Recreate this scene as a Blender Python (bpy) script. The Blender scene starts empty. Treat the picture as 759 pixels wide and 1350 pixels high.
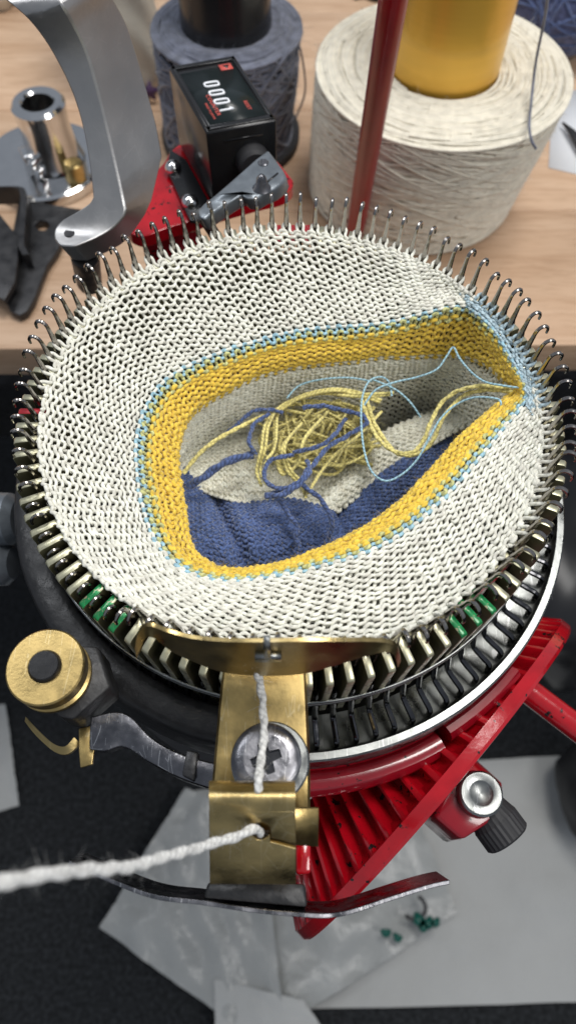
import bpy, math, random
import numpy as np
from math import pi, sin, cos, radians
from mathutils import Vector, Matrix
from mathutils.geometry import tessellate_polygon

random.seed(7); RNG = np.random.default_rng(7)
S = 0.01                      # everything below is written in centimetres
sc = bpy.context.scene
COL = sc.collection

# ------------------------------------------------------------------ camera
PITCH, ROLL = radians(27.468), radians(.943)
CAM = np.array([-.02, -9.426, 13.303]); FPX = 935.0
_cp, _sp, _cr, _sr = cos(PITCH), sin(PITCH), cos(ROLL), sin(ROLL)
CM = np.array([[1, 0, 0], [0, _cp, -_sp], [0, _sp, _cp]]) @ np.array([[_cr, -_sr, 0], [_sr, _cr, 0], [0, 0, 1]])
cam = bpy.data.cameras.new('camera'); camo = bpy.data.objects.new('camera', cam); COL.objects.link(camo)
mw = Matrix.Identity(4)
for i in range(3):
    for j in range(3): mw[i][j] = CM[i, j]
    mw[i][3] = CAM[i] * S
camo.matrix_world = mw
cam.sensor_fit = 'VERTICAL'; cam.sensor_height = 36; cam.lens = 36 * FPX / 1350
cam.clip_start = .005; cam.clip_end = 50
cam.dof.use_dof = True; cam.dof.focus_distance = 15.4 * S; cam.dof.aperture_fstop = (cam.lens / 1000) / (.14 * S)
sc.camera = camo

# ------------------------------------------------------------------ world and lamps
w = bpy.data.worlds.new('World'); sc.world = w; w.use_nodes = True
nt = w.node_tree; bg = nt.nodes['Background']
bg.inputs[0].default_value = (.62, .68, .78, 1); bg.inputs[1].default_value = .36
def area(name, loc, target, size, sizey, power, col=(1, 1, 1)):
    l = bpy.data.lights.new(name, 'AREA'); l.shape = 'RECTANGLE'; l.size = size * S; l.size_y = sizey * S
    l.energy = power; l.color = col
    o = bpy.data.objects.new(name, l); COL.objects.link(o)
    o.location = Vector(loc) * S
    o.rotation_euler = (Vector(target) - Vector(loc)).to_track_quat('-Z', 'Y').to_euler()
area('ceiling_lamp', (18, 22, 75), (0, 4, -4), 26, 26, 3.6, (1, .975, .94))
area('bench_lamp', (-30, 30, 60), (0, 0, 0), 50, 14, 1.4, (.95, .97, 1))
area('side_lamp', (40, -24, 55), (0, 0, -3), 30, 24, 2.0, (1, .98, .95))
sc.view_settings.view_transform = 'Standard'; sc.view_settings.look = 'None'
sc.view_settings.exposure = 0.22; sc.view_settings.gamma = 1
sc.cycles.use_denoising = True
sc.cycles.max_bounces = 8

def at(px, py, z):
    d = CM @ np.array([(px - 379.5) / FPX, -(py - 675) / FPX, -1.0])
    return CAM + d * (z - CAM[2]) / d[2]
def V(*a): return np.array(a, float)

# ------------------------------------------------------------------ materials
def nodemat(name):
    m = bpy.data.materials.new(name); m.use_nodes = True
    n = m.node_tree; b = n.nodes['Principled BSDF']
    return m, n, b
def simple(name, col, rough=.5, metal=0, var=.0, scale=60, bump=0, bscale=300, coat=0, rvar=0, spec=None, stretch=None, sheen=0, detail=6, bdist=.0003):
    m, n, b = nodemat(name); L = n.links.new
    b.inputs['Base Color'].default_value = (*col, 1); b.inputs['Roughness'].default_value = rough
    b.inputs['Metallic'].default_value = metal; b.inputs['Coat Weight'].default_value = coat
    b.inputs['Coat Roughness'].default_value = .08
    if spec is not None: b.inputs['Specular IOR Level'].default_value = spec
    if sheen: b.inputs['Sheen Weight'].default_value = sheen
    tc = n.nodes.new('ShaderNodeTexCoord'); mp = n.nodes.new('ShaderNodeMapping'); L(tc.outputs['Object'], mp.inputs[0])
    if stretch: mp.inputs['Scale'].default_value = stretch
    def noise(s):
        t = n.nodes.new('ShaderNodeTexNoise'); t.inputs['Scale'].default_value = s; t.inputs['Detail'].default_value = detail
        L(mp.outputs[0], t.inputs['Vector']); return t
    if var or rvar:
        t = noise(scale)
        if var:
            r = n.nodes.new('ShaderNodeValToRGB'); r.color_ramp.elements[0].position = .3; r.color_ramp.elements[1].position = .72
            r.color_ramp.elements[0].color = (*[c * (1 - var) for c in col], 1); r.color_ramp.elements[1].color = (*[min(1, c * (1 + var * .6)) for c in col], 1)
            L(t.outputs['Fac'], r.inputs[0]); L(r.outputs[0], b.inputs['Base Color'])
        if rvar:
            mr = n.nodes.new('ShaderNodeMapRange'); mr.inputs[1].default_value = .3; mr.inputs[2].default_value = .7
            mr.inputs[3].default_value = max(.03, rough - rvar); mr.inputs[4].default_value = rough + rvar
            L(t.outputs['Fac'], mr.inputs[0]); L(mr.outputs[0], b.inputs['Roughness'])
    if bump:
        t = noise(bscale); bp = n.nodes.new('ShaderNodeBump'); bp.inputs['Strength'].default_value = bump; bp.inputs['Distance'].default_value = bdist
        L(t.outputs['Fac'], bp.inputs['Height']); L(bp.outputs[0], b.inputs['Normal'])
    return m
def scratch(m, amount=.25, scale=140, col=(.8, .8, .8)):
    """fine bright scratches mixed over a metal: thin bands of a distorted stretched noise"""
    n = m.node_tree; L = n.links.new; b = n.nodes['Principled BSDF']
    tc = n.nodes.new('ShaderNodeTexCoord')
    acc = None
    for k, rot in enumerate(((0, 0, .5), (.3, .2, 1.9), (.1, .5, 2.9))):
        mp = n.nodes.new('ShaderNodeMapping'); mp.inputs['Rotation'].default_value = rot; mp.inputs['Scale'].default_value = (1, .06, 1)
        L(tc.outputs['Object'], mp.inputs[0])
        t = n.nodes.new('ShaderNodeTexVoronoi'); t.feature = 'DISTANCE_TO_EDGE'; t.inputs['Scale'].default_value = scale * (1 + .3 * k); L(mp.outputs[0], t.inputs['Vector'])
        c = n.nodes.new('ShaderNodeMath'); c.operation = 'LESS_THAN'; c.inputs[1].default_value = .012; L(t.outputs['Distance'], c.inputs[0])
        nz = n.nodes.new('ShaderNodeTexNoise'); nz.inputs['Scale'].default_value = 120 + 40 * k; L(tc.outputs['Object'], nz.inputs['Vector'])
        g = n.nodes.new('ShaderNodeMath'); g.operation = 'GREATER_THAN'; g.inputs[1].default_value = .56; L(nz.outputs['Fac'], g.inputs[0])
        mu = n.nodes.new('ShaderNodeMath'); mu.operation = 'MULTIPLY'; L(c.outputs[0], mu.inputs[0]); L(g.outputs[0], mu.inputs[1])
        if acc is None: acc = mu
        else:
            a = n.nodes.new('ShaderNodeMath'); a.operation = 'MAXIMUM'; L(acc.outputs[0], a.inputs[0]); L(mu.outputs[0], a.inputs[1]); acc = a
    sc_ = n.nodes.new('ShaderNodeMath'); sc_.operation = 'MULTIPLY'; sc_.inputs[1].default_value = amount; L(acc.outputs[0], sc_.inputs[0])
    mx = n.nodes.new('ShaderNodeMixRGB'); L(sc_.outputs[0], mx.inputs[0]); mx.inputs[2].default_value = (*col, 1)
    src = b.inputs['Base Color'].links
    if src: L(src[0].from_socket, mx.inputs[1])
    else: mx.inputs[1].default_value = b.inputs['Base Color'].default_value
    L(mx.outputs[0], b.inputs['Base Color'])
    return m
def grime(m, thr=.60, scale=900, col=(.02, .01, .01), rough=.6):
    """small dark chips and oily specks in a paint"""
    n = m.node_tree; L = n.links.new; b = n.nodes['Principled BSDF']; tc = n.nodes.new('ShaderNodeTexCoord')
    t = n.nodes.new('ShaderNodeTexNoise'); t.inputs['Scale'].default_value = scale * .35; t.inputs['Detail'].default_value = 4; L(tc.outputs['Object'], t.inputs['Vector'])
    t2 = n.nodes.new('ShaderNodeTexNoise'); t2.inputs['Scale'].default_value = scale * .06; t2.inputs['Detail'].default_value = 2; L(tc.outputs['Object'], t2.inputs['Vector'])
    ad = n.nodes.new('ShaderNodeMath'); ad.operation = 'MULTIPLY_ADD'; ad.inputs[1].default_value = .6; L(t2.outputs['Fac'], ad.inputs[0]); L(t.outputs['Fac'], ad.inputs[2])
    r = n.nodes.new('ShaderNodeMapRange'); r.inputs[1].default_value = thr + .31; r.inputs[2].default_value = thr + .35; L(ad.outputs[0], r.inputs[0])
    mx = n.nodes.new('ShaderNodeMixRGB'); mx.inputs[2].default_value = (*col, 1); L(r.outputs[0], mx.inputs[0])
    src = b.inputs['Base Color'].links
    if src: L(src[0].from_socket, mx.inputs[1])
    else: mx.inputs[1].default_value = b.inputs['Base Color'].default_value
    L(mx.outputs[0], b.inputs['Base Color'])
    iv = n.nodes.new('ShaderNodeMath'); iv.operation = 'MULTIPLY_ADD'; iv.inputs[1].default_value = -.5; iv.inputs[2].default_value = .6; L(r.outputs[0], iv.inputs[0]); L(iv.outputs[0], b.inputs['Coat Weight'])
    return m
def yarn(name, col, plies=2.2, var=.18, bump=.9, dist=.00012, sheen=.35, dark=.55, vs=500):
    """yarn on tubes whose UV runs along (u, in cm) and round (v, 0..1): twisted plies from a slanted wave"""
    m, n, b = nodemat(name); L = n.links.new
    uv = n.nodes.new('ShaderNodeUVMap'); sp = n.nodes.new('ShaderNodeSeparateXYZ'); L(uv.outputs[0], sp.inputs[0])
    a = n.nodes.new('ShaderNodeMath'); a.operation = 'MULTIPLY'; a.inputs[1].default_value = plies * 2 * pi * 4; L(sp.outputs[0], a.inputs[0])
    v = n.nodes.new('ShaderNodeMath'); v.operation = 'MULTIPLY'; v.inputs[1].default_value = 2 * pi * 2; L(sp.outputs[1], v.inputs[0])
    s = n.nodes.new('ShaderNodeMath'); s.operation = 'ADD'; L(a.outputs[0], s.inputs[0]); L(v.outputs[0], s.inputs[1])
    si = n.nodes.new('ShaderNodeMath'); si.operation = 'SINE'; L(s.outputs[0], si.inputs[0])
    h = n.nodes.new('ShaderNodeMapRange'); h.inputs[1].default_value = -1; h.inputs[2].default_value = .3; L(si.outputs[0], h.inputs[0])
    tc = n.nodes.new('ShaderNodeTexCoord'); nz = n.nodes.new('ShaderNodeTexNoise'); nz.inputs['Scale'].default_value = vs; nz.inputs['Detail'].default_value = 5
    L(tc.outputs['Object'], nz.inputs['Vector'])
    mr = n.nodes.new('ShaderNodeValToRGB'); e = mr.color_ramp.elements
    e[0].position = .3; e[1].position = .7
    e[0].color = (*[c * (1 - var) for c in col], 1); e[1].color = (*[min(.95, c * (1 + var)) for c in col], 1)
    L(nz.outputs['Fac'], mr.inputs[0])
    mx = n.nodes.new('ShaderNodeMixRGB'); mx.blend_type = 'MULTIPLY'; mx.inputs[0].default_value = 1
    dk = n.nodes.new('ShaderNodeMapRange'); dk.inputs[3].default_value = dark; dk.inputs[4].default_value = 1; L(h.outputs[0], dk.inputs[0])
    L(mr.outputs[0], mx.inputs[1]); L(dk.outputs[0], mx.inputs[2]); L(mx.outputs[0], b.inputs['Base Color'])
    b.inputs['Roughness'].default_value = .85; b.inputs['Sheen Weight'].default_value = sheen; b.inputs['Specular IOR Level'].default_value = .2
    b.inputs['Sheen Roughness'].default_value = .5
    bp = n.nodes.new('ShaderNodeBump'); bp.inputs['Strength'].default_value = bump; bp.inputs['Distance'].default_value = dist
    n2 = n.nodes.new('ShaderNodeTexNoise'); n2.inputs['Scale'].default_value = 2600; L(tc.outputs['Object'], n2.inputs['Vector'])
    ad = n.nodes.new('ShaderNodeMath'); ad.operation = 'MULTIPLY_ADD'; ad.inputs[1].default_value = .8; L(n2.outputs['Fac'], ad.inputs[0]); L(h.outputs[0], ad.inputs[2])
    L(ad.outputs[0], bp.inputs['Height']); L(bp.outputs[0], b.inputs['Normal'])
    return m
M = {}
M['white_yarn'] = yarn('white_yarn', (.70, .70, .68), dark=.8)
M['fabric_white'] = yarn('fabric_white', (.83, .805, .71), dark=.88, bump=.4, plies=1.6)
M['cream_yarn'] = yarn('cream_yarn', (.90, .86, .70), dark=.88, bump=.5, plies=1.6)
M['yellow_yarn'] = yarn('yellow_yarn', (.88, .60, .08), var=.12, dark=.8, plies=1.6)
M['pale_yellow_yarn'] = yarn('pale_yellow_yarn', (.78, .68, .25), var=.22, dark=.78)
M['mixed_yarn'] = yarn('mixed_yarn', (.60, .60, .26), var=.25, dark=.6)
M['blue_yarn'] = yarn('blue_yarn', (.36, .58, .68), var=.15, dark=.75, sheen=.2)
M['pale_blue_yarn'] = yarn('pale_blue_yarn', (.50, .64, .70), var=.2, dark=.75, sheen=.2)
M['navy_yarn'] = yarn('navy_yarn', (.085, .135, .31), var=.3, dark=.65, sheen=.5)
M['navy_strand'] = yarn('navy_strand', (.080, .12, .27), var=.3, dark=.5, sheen=.5)
M['brass'] = scratch(simple('brass', (.52, .38, .155), .36, 1, var=.22, scale=250, rvar=.1, bump=.10, bscale=1500), .35, 220, (.8, .68, .42))
M['aged_brass'] = scratch(simple('aged_brass', (.50, .38, .17), .34, 1, var=.3, scale=180, rvar=.1, bump=.15, bscale=1200), .25, 200, (.75, .65, .42))
M['slot_brass'] = scratch(simple('slot_brass', (.68, .65, .45), .42, .85, var=.2, scale=400, rvar=.1, bump=.04, bscale=1500), .4, 260, (.85, .82, .66))
M['shaded_brass'] = simple('shaded_brass', (.16, .15, .08), .5, .7, var=.4, scale=300, rvar=.1)  # brass with the shade of the needle slots put into its colour
M['needle_steel'] = simple('needle_steel', (.34, .32, .30), .18, 1, var=.25, scale=500, rvar=.06)
M['butt_steel'] = simple('butt_steel', (.10, .10, .105), .16, 1, var=.3, scale=500)
M['chrome'] = scratch(simple('chrome', (.72, .72, .72), .12, 1, var=.06, scale=120, rvar=.05, bump=.03, bscale=300), .3, 160)
M['worn_steel'] = scratch(simple('worn_steel', (.20, .20, .215), .30, 1, var=.35, scale=260, rvar=.14, bump=.2, bscale=900), .5, 260)
M['silver_ring'] = scratch(simple('silver_ring', (.30, .31, .30), .34, 1, var=.3, scale=160, rvar=.16, bump=.08, bscale=700), .35, 240)
M['dark_steel'] = simple('dark_steel', (.05, .05, .052), .42, .6, var=.25, scale=200, bump=.3, bscale=700, rvar=.15)
M['rough_black'] = simple('rough_black', (.022, .022, .023), .42, 0, var=.35, scale=220, bump=.9, bscale=420, rvar=.12)
M['black_paint'] = simple('black_paint', (.012, .012, .013), .22, 0, var=.3, bump=.1, bscale=500)
M['black_rubber'] = simple('black_rubber', (.02, .02, .022), .6, 0, bump=.3, bscale=700)
M['grey_casting'] = simple('grey_casting', (.20, .225, .25), .38, .55, var=.2, scale=200, bump=.25, bscale=700, rvar=.1)
M['aluminium'] = scratch(simple('aluminium', (.46, .455, .45), .40, .9, var=.12, scale=60, bump=.14, bscale=900, rvar=.1), .07, 150)
M['red_paint'] = simple('red_paint', (.42, .003, .010), .17, 0, var=.25, scale=120, bump=.45, bscale=220, coat=.6, rvar=.06)
M['dark_red_paint'] = simple('dark_red_paint', (.26, .004, .012), .18, 0, var=.25, scale=90, bump=.12, bscale=220, coat=.5)
M['rod_red'] = simple('rod_red', (.30, .002, .008), .28, 0, var=.2, scale=90, spec=.4)
M['green_paint'] = simple('green_paint', (.008, .24, .065), .3, .2, var=.4, scale=600, bump=.2, bscale=900)
M['red_mark'] = simple('red_mark', (.42, .02, .03), .35, .1, var=.3, scale=600)
M['card'] = simple('card', (.72, .74, .77), .7)
M['paper'] = simple('paper', (.52, .525, .51), .75, var=.10, scale=9, bump=.9, bscale=11, bdist=.012)
M['plastic_film'] = simple('plastic_film', (.40, .41, .40), .3, var=.16, scale=12, bump=1, bscale=16, bdist=.010)
M['cloth_bag'] = simple('cloth_bag', (.62, .58, .49), .9, var=.12, scale=14, bump=.5, bscale=500)
M['purple_ink'] = simple('purple_ink', (.09, .045, .12), .8)
M['gold_tube'] = simple('gold_tube', (.80, .47, .07), .34, .5, var=.05, scale=12, stretch=(1, 1, 30), bump=.12, bscale=60, coat=.3)
M['digit_white'] = simple('digit_white', (.86, .88, .92), .4)
M['print_red'] = simple('print_red', (.62, .10, .08), .5)
M['glass_window'] = simple('glass_window', (.014, .02, .021), .25, 0, spec=.25)
M['dark_bag'] = simple('dark_bag', (.018, .018, .02), .3, var=.2, bump=.4, bscale=30)
M['fleck_green'] = simple('fleck_green', (.006, .10, .075), .35)
grime(M['red_paint'], .655, 1500); grime(M['dark_red_paint'], .665, 1500); grime(M['green_paint'], .57, 2500, (.35, .33, .2)); grime(M['slot_brass'], .58, 1800, (.10, .09, .05))
M['floor_cloth'] = None
def mat_floor():
    m, n, b = nodemat('floor_carpet'); L = n.links.new
    tc = n.nodes.new('ShaderNodeTexCoord'); t = n.nodes.new('ShaderNodeTexNoise'); t.inputs['Scale'].default_value = 260; t.inputs['Detail'].default_value = 4
    L(tc.outputs['Object'], t.inputs['Vector'])
    r = n.nodes.new('ShaderNodeValToRGB'); e = r.color_ramp.elements; e[0].position = .38; e[0].color = (.006, .007, .008, 1); e[1].position = .72; e[1].color = (.034, .037, .041, 1)
    L(t.outputs['Fac'], r.inputs[0]); L(r.outputs[0], b.inputs['Base Color']); b.inputs['Roughness'].default_value = .95
    bp = n.nodes.new('ShaderNodeBump'); bp.inputs['Strength'].default_value = .6; bp.inputs['Distance'].default_value = .002; L(t.outputs['Fac'], bp.inputs['Height']); L(bp.outputs[0], b.inputs['Normal'])
    return m
M['floor_cloth'] = mat_floor()
def mat_wood(name, seed, tint=1.0):
    m, n, b = nodemat(name); L = n.links.new
    tc = n.nodes.new('ShaderNodeTexCoord'); mp = n.nodes.new('ShaderNodeMapping'); L(tc.outputs['Object'], mp.inputs[0])
    mp.inputs['Location'].default_value = (seed * 1.7, seed * .9, seed); mp.inputs['Scale'].default_value = (1.0, 7, 7)
    t = n.nodes.new('ShaderNodeTexNoise'); t.inputs['Scale'].default_value = 9; t.inputs['Detail'].default_value = 8; t.inputs['Roughness'].default_value = .62; t.inputs['Distortion'].default_value = .6
    L(mp.outputs[0], t.inputs['Vector'])
    r = n.nodes.new('ShaderNodeValToRGB'); e = r.color_ramp.elements
    e[0].position = .28; e[0].color = (.50 * tint, .315 * tint, .19 * tint, 1); e[1].position = .75; e[1].color = (.74 * tint, .53 * tint, .365 * tint, 1)
    L(t.outputs['Fac'], r.inputs[0])
    mp2 = n.nodes.new('ShaderNodeMapping'); L(tc.outputs['Object'], mp2.inputs[0]); mp2.inputs['Scale'].default_value = (12, 160, 160)
    t2 = n.nodes.new('ShaderNodeTexNoise'); t2.inputs['Scale'].default_value = 6; t2.inputs['Detail'].default_value = 3; L(mp2.outputs[0], t2.inputs['Vector'])
    r2 = n.nodes.new('ShaderNodeValToRGB'); e = r2.color_ramp.elements; e[0].position = .33; e[0].color = (.80, .76, .72, 1); e[1].position = .5; e[1].color = (1, 1, 1, 1)
    L(t2.outputs['Fac'], r2.inputs[0])
    mx = n.nodes.new('ShaderNodeMixRGB'); mx.blend_type = 'MULTIPLY'; mx.inputs[0].default_value = .8; L(r.outputs[0], mx.inputs[1]); L(r2.outputs[0], mx.inputs[2])
    L(mx.outputs[0], b.inputs['Base Color']); b.inputs['Roughness'].default_value = .5
    bp = n.nodes.new('ShaderNodeBump'); bp.inputs['Strength'].default_value = .15; bp.inputs['Distance'].default_value = .0005; L(t2.outputs['Fac'], bp.inputs['Height']); L(bp.outputs[0], b.inputs['Normal'])
    return m
def mat_wound(name, col, k, tilt, dark=.45, sheen=.5, layer=.05):
    """yarn wound on a cone: crossing slanted winds; used with real strand geometry on top"""
    m, n, b = nodemat(name); L = n.links.new
    tc = n.nodes.new('ShaderNodeTexCoord'); t = n.nodes.new('ShaderNodeTexNoise'); t.inputs['Scale'].default_value = 320; t.inputs['Detail'].default_value = 5
    L(tc.outputs['Object'], t.inputs['Vector'])
    r = n.nodes.new('ShaderNodeValToRGB'); e = r.color_ramp.elements; e[0].position = .3; e[1].position = .7
    e[0].color = (*[c * dark for c in col], 1); e[1].color = (*col, 1)
    L(t.outputs['Fac'], r.inputs[0]); L(r.outputs[0], b.inputs['Base Color'])
    b.inputs['Roughness'].default_value = .9; b.inputs['Sheen Weight'].default_value = sheen
    bp = n.nodes.new('ShaderNodeBump'); bp.inputs['Strength'].default_value = 1; bp.inputs['Distance'].default_value = .0008; L(t.outputs['Fac'], bp.inputs['Height']); L(bp.outputs[0], b.inputs['Normal'])
    return m

# ------------------------------------------------------------------ mesh helpers (cm)
def tag(o, label=None, cat=None, group=None, kind=None):
    if label: o['label'] = label
    if cat: o['category'] = cat
    if group: o['group'] = group
    if kind: o['kind'] = kind
    return o
def empty(name, loc=(0, 0, 0)):
    o = bpy.data.objects.new(name, None); COL.objects.link(o); o.empty_display_size = .01
    o.location = Vector(loc) * S; return o
def link_mesh(name, me, mat, parent=None, smooth=None):
    o = bpy.data.objects.new(name, me); COL.objects.link(o)
    if mat and not me.materials: me.materials.append(mat)
    if parent: o.parent = parent; o.location = -Vector(parent_world(parent))
    return o
def parent_world(p):
    v = Vector((0, 0, 0))
    while p is not None: v += p.location; p = p.parent
    return v
class MB:
    def __init__(s): s.v = []; s.f = []; s.n = 0; s.uv = []; s.hasuv = False
    def add(s, verts, faces, uvs=None):
        verts = np.asarray(verts, float).reshape(-1, 3)
        faces = [tuple(int(i) + s.n for i in f) for f in faces]
        s.v.append(verts); s.f += faces; s.n += len(verts)
        if uvs is not None: s.hasuv = True; s.uv.append(uvs)
        return s
    def box(s, c, size, rot=0, tilt=None):
        c = np.array(c, float); x, y, z = np.array(size, float) / 2
        P = np.array([[a * x, b * y, d * z] for a in (-1, 1) for b in (-1, 1) for d in (-1, 1)])
        R = Matrix.Rotation(rot, 3, 'Z')
        if tilt is not None: R = R @ tilt
        P = P @ np.array(R).T + c
        return s.add(P, [(0, 1, 3, 2), (4, 6, 7, 5), (0, 4, 5, 1), (2, 3, 7, 6), (0, 2, 6, 4), (1, 5, 7, 3)])
    def hexa(s, bottom, top):
        P = np.vstack([bottom, top]); k = len(bottom)
        f = [tuple(range(k - 1, -1, -1)), tuple(range(k, 2 * k))] + [(i, (i + 1) % k, k + (i + 1) % k, k + i) for i in range(k)]
        return s.add(P, f)
    def lathe(s, prof, c=(0, 0, 0), n=48, a0=0, a1=2 * pi, axis=None, capped=False):
        prof = np.array(prof, float); full = abs(a1 - a0 - 2 * pi) < 1e-6
        m = n if full else n + 1
        A = a0 + (a1 - a0) * np.arange(m) / n; k = len(prof)
        P = np.stack([np.outer(np.cos(A), prof[:, 0]), np.outer(np.sin(A), prof[:, 0]), np.outer(np.ones(m), prof[:, 1])], -1).reshape(-1, 3)
        if axis is not None:
            q = np.array(Vector((0, 0, 1)).rotation_difference(Vector(axis).normalized()).to_matrix()); P = P @ q.T
        P = P + np.array(c, float)
        f = []
        for i in range(n):
            j = (i + 1) % m
            for t in range(k - 1): f.append((i * k + t, j * k + t, j * k + t + 1, i * k + t + 1))
        if capped and not full: f.append(tuple(range(k - 1, -1, -1))); f.append(tuple((m - 1) * k + t for t in range(k)))
        return s.add(P, f)
    def cyl(s, p0, p1, r, r1=None, n=24, bev=.0):
        p0 = np.array(p0, float); p1 = np.array(p1, float); L = np.linalg.norm(p1 - p0); r1 = r if r1 is None else r1
        b = min(bev, L * .3)
        prof = [(0.0005, 0), (r - b, 0), (r, b), (r1, L - b), (r1 - b, L), (0.0005, L)]
        return s.lathe(prof, p0, n, axis=p1 - p0)
    def tube(s, path, r, n=8, closed=False, uvs=True, cap=True):
        P = np.array(path, float); k = len(P); r = np.broadcast_to(np.asarray(r, float), (k,))
        T = np.roll(P, -1, 0) - np.roll(P, 1, 0) if closed else np.gradient(P, axis=0)
        T /= np.linalg.norm(T, axis=1)[:, None] + 1e-12
        u = np.cross(T[0], [0, 0, 1.0])
        if np.linalg.norm(u) < .1: u = np.cross(T[0], [1.0, 0, 0])
        N = [u / np.linalg.norm(u)]
        for i in range(1, k):
            q = N[-1] - T[i] * N[-1].dot(T[i]); N.append(q / (np.linalg.norm(q) + 1e-12))
        return s.tubeN(P, T, np.array(N), r, n, closed, cap)
    def tubeN(s, P, T, N, r, n=6, closed=False, cap=True):
        k = len(P); B = np.cross(T, N)
        A = 2 * pi * np.arange(n) / n
        W = P[:, None] + r[:, None, None] * (N[:, None] * np.cos(A)[None, :, None] + B[:, None] * np.sin(A)[None, :, None])
        m = k if closed else k - 1
        i = np.arange(m)[:, None]; j = np.arange(n)[None]; i2 = (i + 1) % k; j2 = (j + 1) % n
        F = np.stack([i * n + j, i2 * n + j, i2 * n + j2, i * n + j2], -1).reshape(-1, 4)
        seg = np.r_[0, np.cumsum(np.linalg.norm(np.diff(P, axis=0), axis=1))]
        if closed: seg = np.r_[seg, seg[-1] + np.linalg.norm(P[0] - P[-1])]
        u0 = seg[:m][:, None] + 0 * j; u1 = seg[1:m + 1][:, None] + 0 * j
        v0 = (j + 0 * i) / n; v1 = (j + 1 + 0 * i) / n
        uv = np.stack([np.stack([u0, v0], -1), np.stack([u1, v0], -1), np.stack([u1, v1], -1), np.stack([u0, v1], -1)], -2).reshape(-1, 2)
        s.add(W.reshape(-1, 3), F.tolist(), uv)
        if cap and not closed:
            s.f.append(tuple(s.n - k * n + q for q in range(n - 1, -1, -1))); s.f.append(tuple(s.n - n + q for q in range(n)))
            s.uv.append(np.zeros((2 * n, 2)))
        return s
    def grid(s, P, closed_u=False, flip=False):
        P = np.array(P, float); a, b = P.shape[:2]
        f = []
        for i in range(a if closed_u else a - 1):
            i2 = (i + 1) % a
            for j in range(b - 1):
                q = (i * b + j, i2 * b + j, i2 * b + j + 1, i * b + j + 1); f.append(q[::-1] if flip else q)
        return s.add(P.reshape(-1, 3), f)
    def slab(s, P, N_or_t):
        """closed thin plate from a grid of points, thickened along a vector or per-point vectors"""
        P = np.array(P, float); a, b = P.shape[:2]; D = np.broadcast_to(np.asarray(N_or_t, float), P.shape)
        Q = P + D; n = a * b; f = []
        g = lambda i, j: i * b + j
        for i in range(a - 1):
            for j in range(b - 1):
                f.append((g(i, j), g(i + 1, j), g(i + 1, j + 1), g(i, j + 1))); f.append((n + g(i, j + 1), n + g(i + 1, j + 1), n + g(i + 1, j), n + g(i, j)))
        for i in range(a - 1):
            f.append((g(i, 0), n + g(i, 0), n + g(i + 1, 0), g(i + 1, 0))); f.append((g(i + 1, b - 1), n + g(i + 1, b - 1), n + g(i, b - 1), g(i, b - 1)))
        for j in range(b - 1):
            f.append((g(0, j + 1), n + g(0, j + 1), n + g(0, j), g(0, j))); f.append((g(a - 1, j), n + g(a - 1, j), n + g(a - 1, j + 1), g(a - 1, j + 1)))
        return s.add(np.vstack([P.reshape(-1, 3), Q.reshape(-1, 3)]), f)
    def prism(s, outline, off, holes=()):
        """outline: list of 3-D points, extruded by vector off; holes likewise"""
        loops = [np.array(outline, float)] + [np.array(h, float) for h in holes]
        off = np.array(off, float); allp = np.vstack(loops); n = len(allp)
        tri = tessellate_polygon([[Vector(p) for p in L] for L in loops])
        f = [tuple(t) for t in tri] + [tuple(n + i for i in t[::-1]) for t in tri]
        st = 0
        for L in loops:
            k = len(L)
            for i in range(k): j = (i + 1) % k; f.append((st + i, st + j, n + st + j, n + st + i))
            st += k
        return s.add(np.vstack([allp, allp + off]), f)
    def build(s, name, mat, parent=None, smooth=True, bevel=0, auto=35, kind=None, recalc=True, subsurf=0):
        me = bpy.data.meshes.new(name); V_ = np.vstack(s.v) * S
        nf = len(s.f)
        lens = np.fromiter((len(f) for f in s.f), int, nf); tot = int(lens.sum())
        flat = np.fromiter((i for f in s.f for i in f), int, tot)
        me.vertices.add(len(V_)); me.vertices.foreach_set('co', V_.ravel())
        me.loops.add(tot); me.loops.foreach_set('vertex_index', flat)
        me.polygons.add(nf); me.polygons.foreach_set('loop_start', np.r_[0, np.cumsum(lens)[:-1]])
        if s.hasuv:
            uv = np.vstack(s.uv)
            if len(uv) == tot:
                l = me.uv_layers.new(name='UVMap'); l.data.foreach_set('uv', uv.ravel())
        me.update(calc_edges=True)
        if recalc and tot < 60000:
            import bmesh
            bm = bmesh.new(); bm.from_mesh(me); bmesh.ops.recalc_face_normals(bm, faces=bm.faces); bm.to_mesh(me); bm.free()
        if smooth:
            me.polygons.foreach_set('use_smooth', np.ones(nf, bool))
            if auto and not s.hasuv:
                try: me.set_sharp_from_angle(angle=radians(auto))
                except Exception: pass
        o = link_mesh(name, me, mat, parent)
        if bevel:
            m = o.modifiers.new('bevel', 'BEVEL'); m.width = bevel * S; m.segments = 2; m.limit_method = 'ANGLE'; m.angle_limit = radians(30); m.harden_normals = False
        if subsurf:
            m = o.modifiers.new('sub', 'SUBSURF'); m.levels = m.render_levels = subsurf
        if kind: o['kind'] = kind
        return o
def spline(P, m=12, closed=False):
    P = np.array(P, float); k = len(P)
    idx = (lambda i: i % k) if closed else (lambda i: min(max(i, 0), k - 1))
    out = []
    for i in range(k if closed else k - 1):
        a, b, c, d = P[idx(i - 1)], P[idx(i)], P[idx(i + 1)], P[idx(i + 2)]
        for t in np.arange(m) / m:
            out.append(.5 * ((2 * b) + (-a + c) * t + (2 * a - 5 * b + 4 * c - d) * t * t + (-a + 3 * b - 3 * c + d) * t ** 3))
    if not closed: out.append(P[-1])
    return np.array(out)
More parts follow.
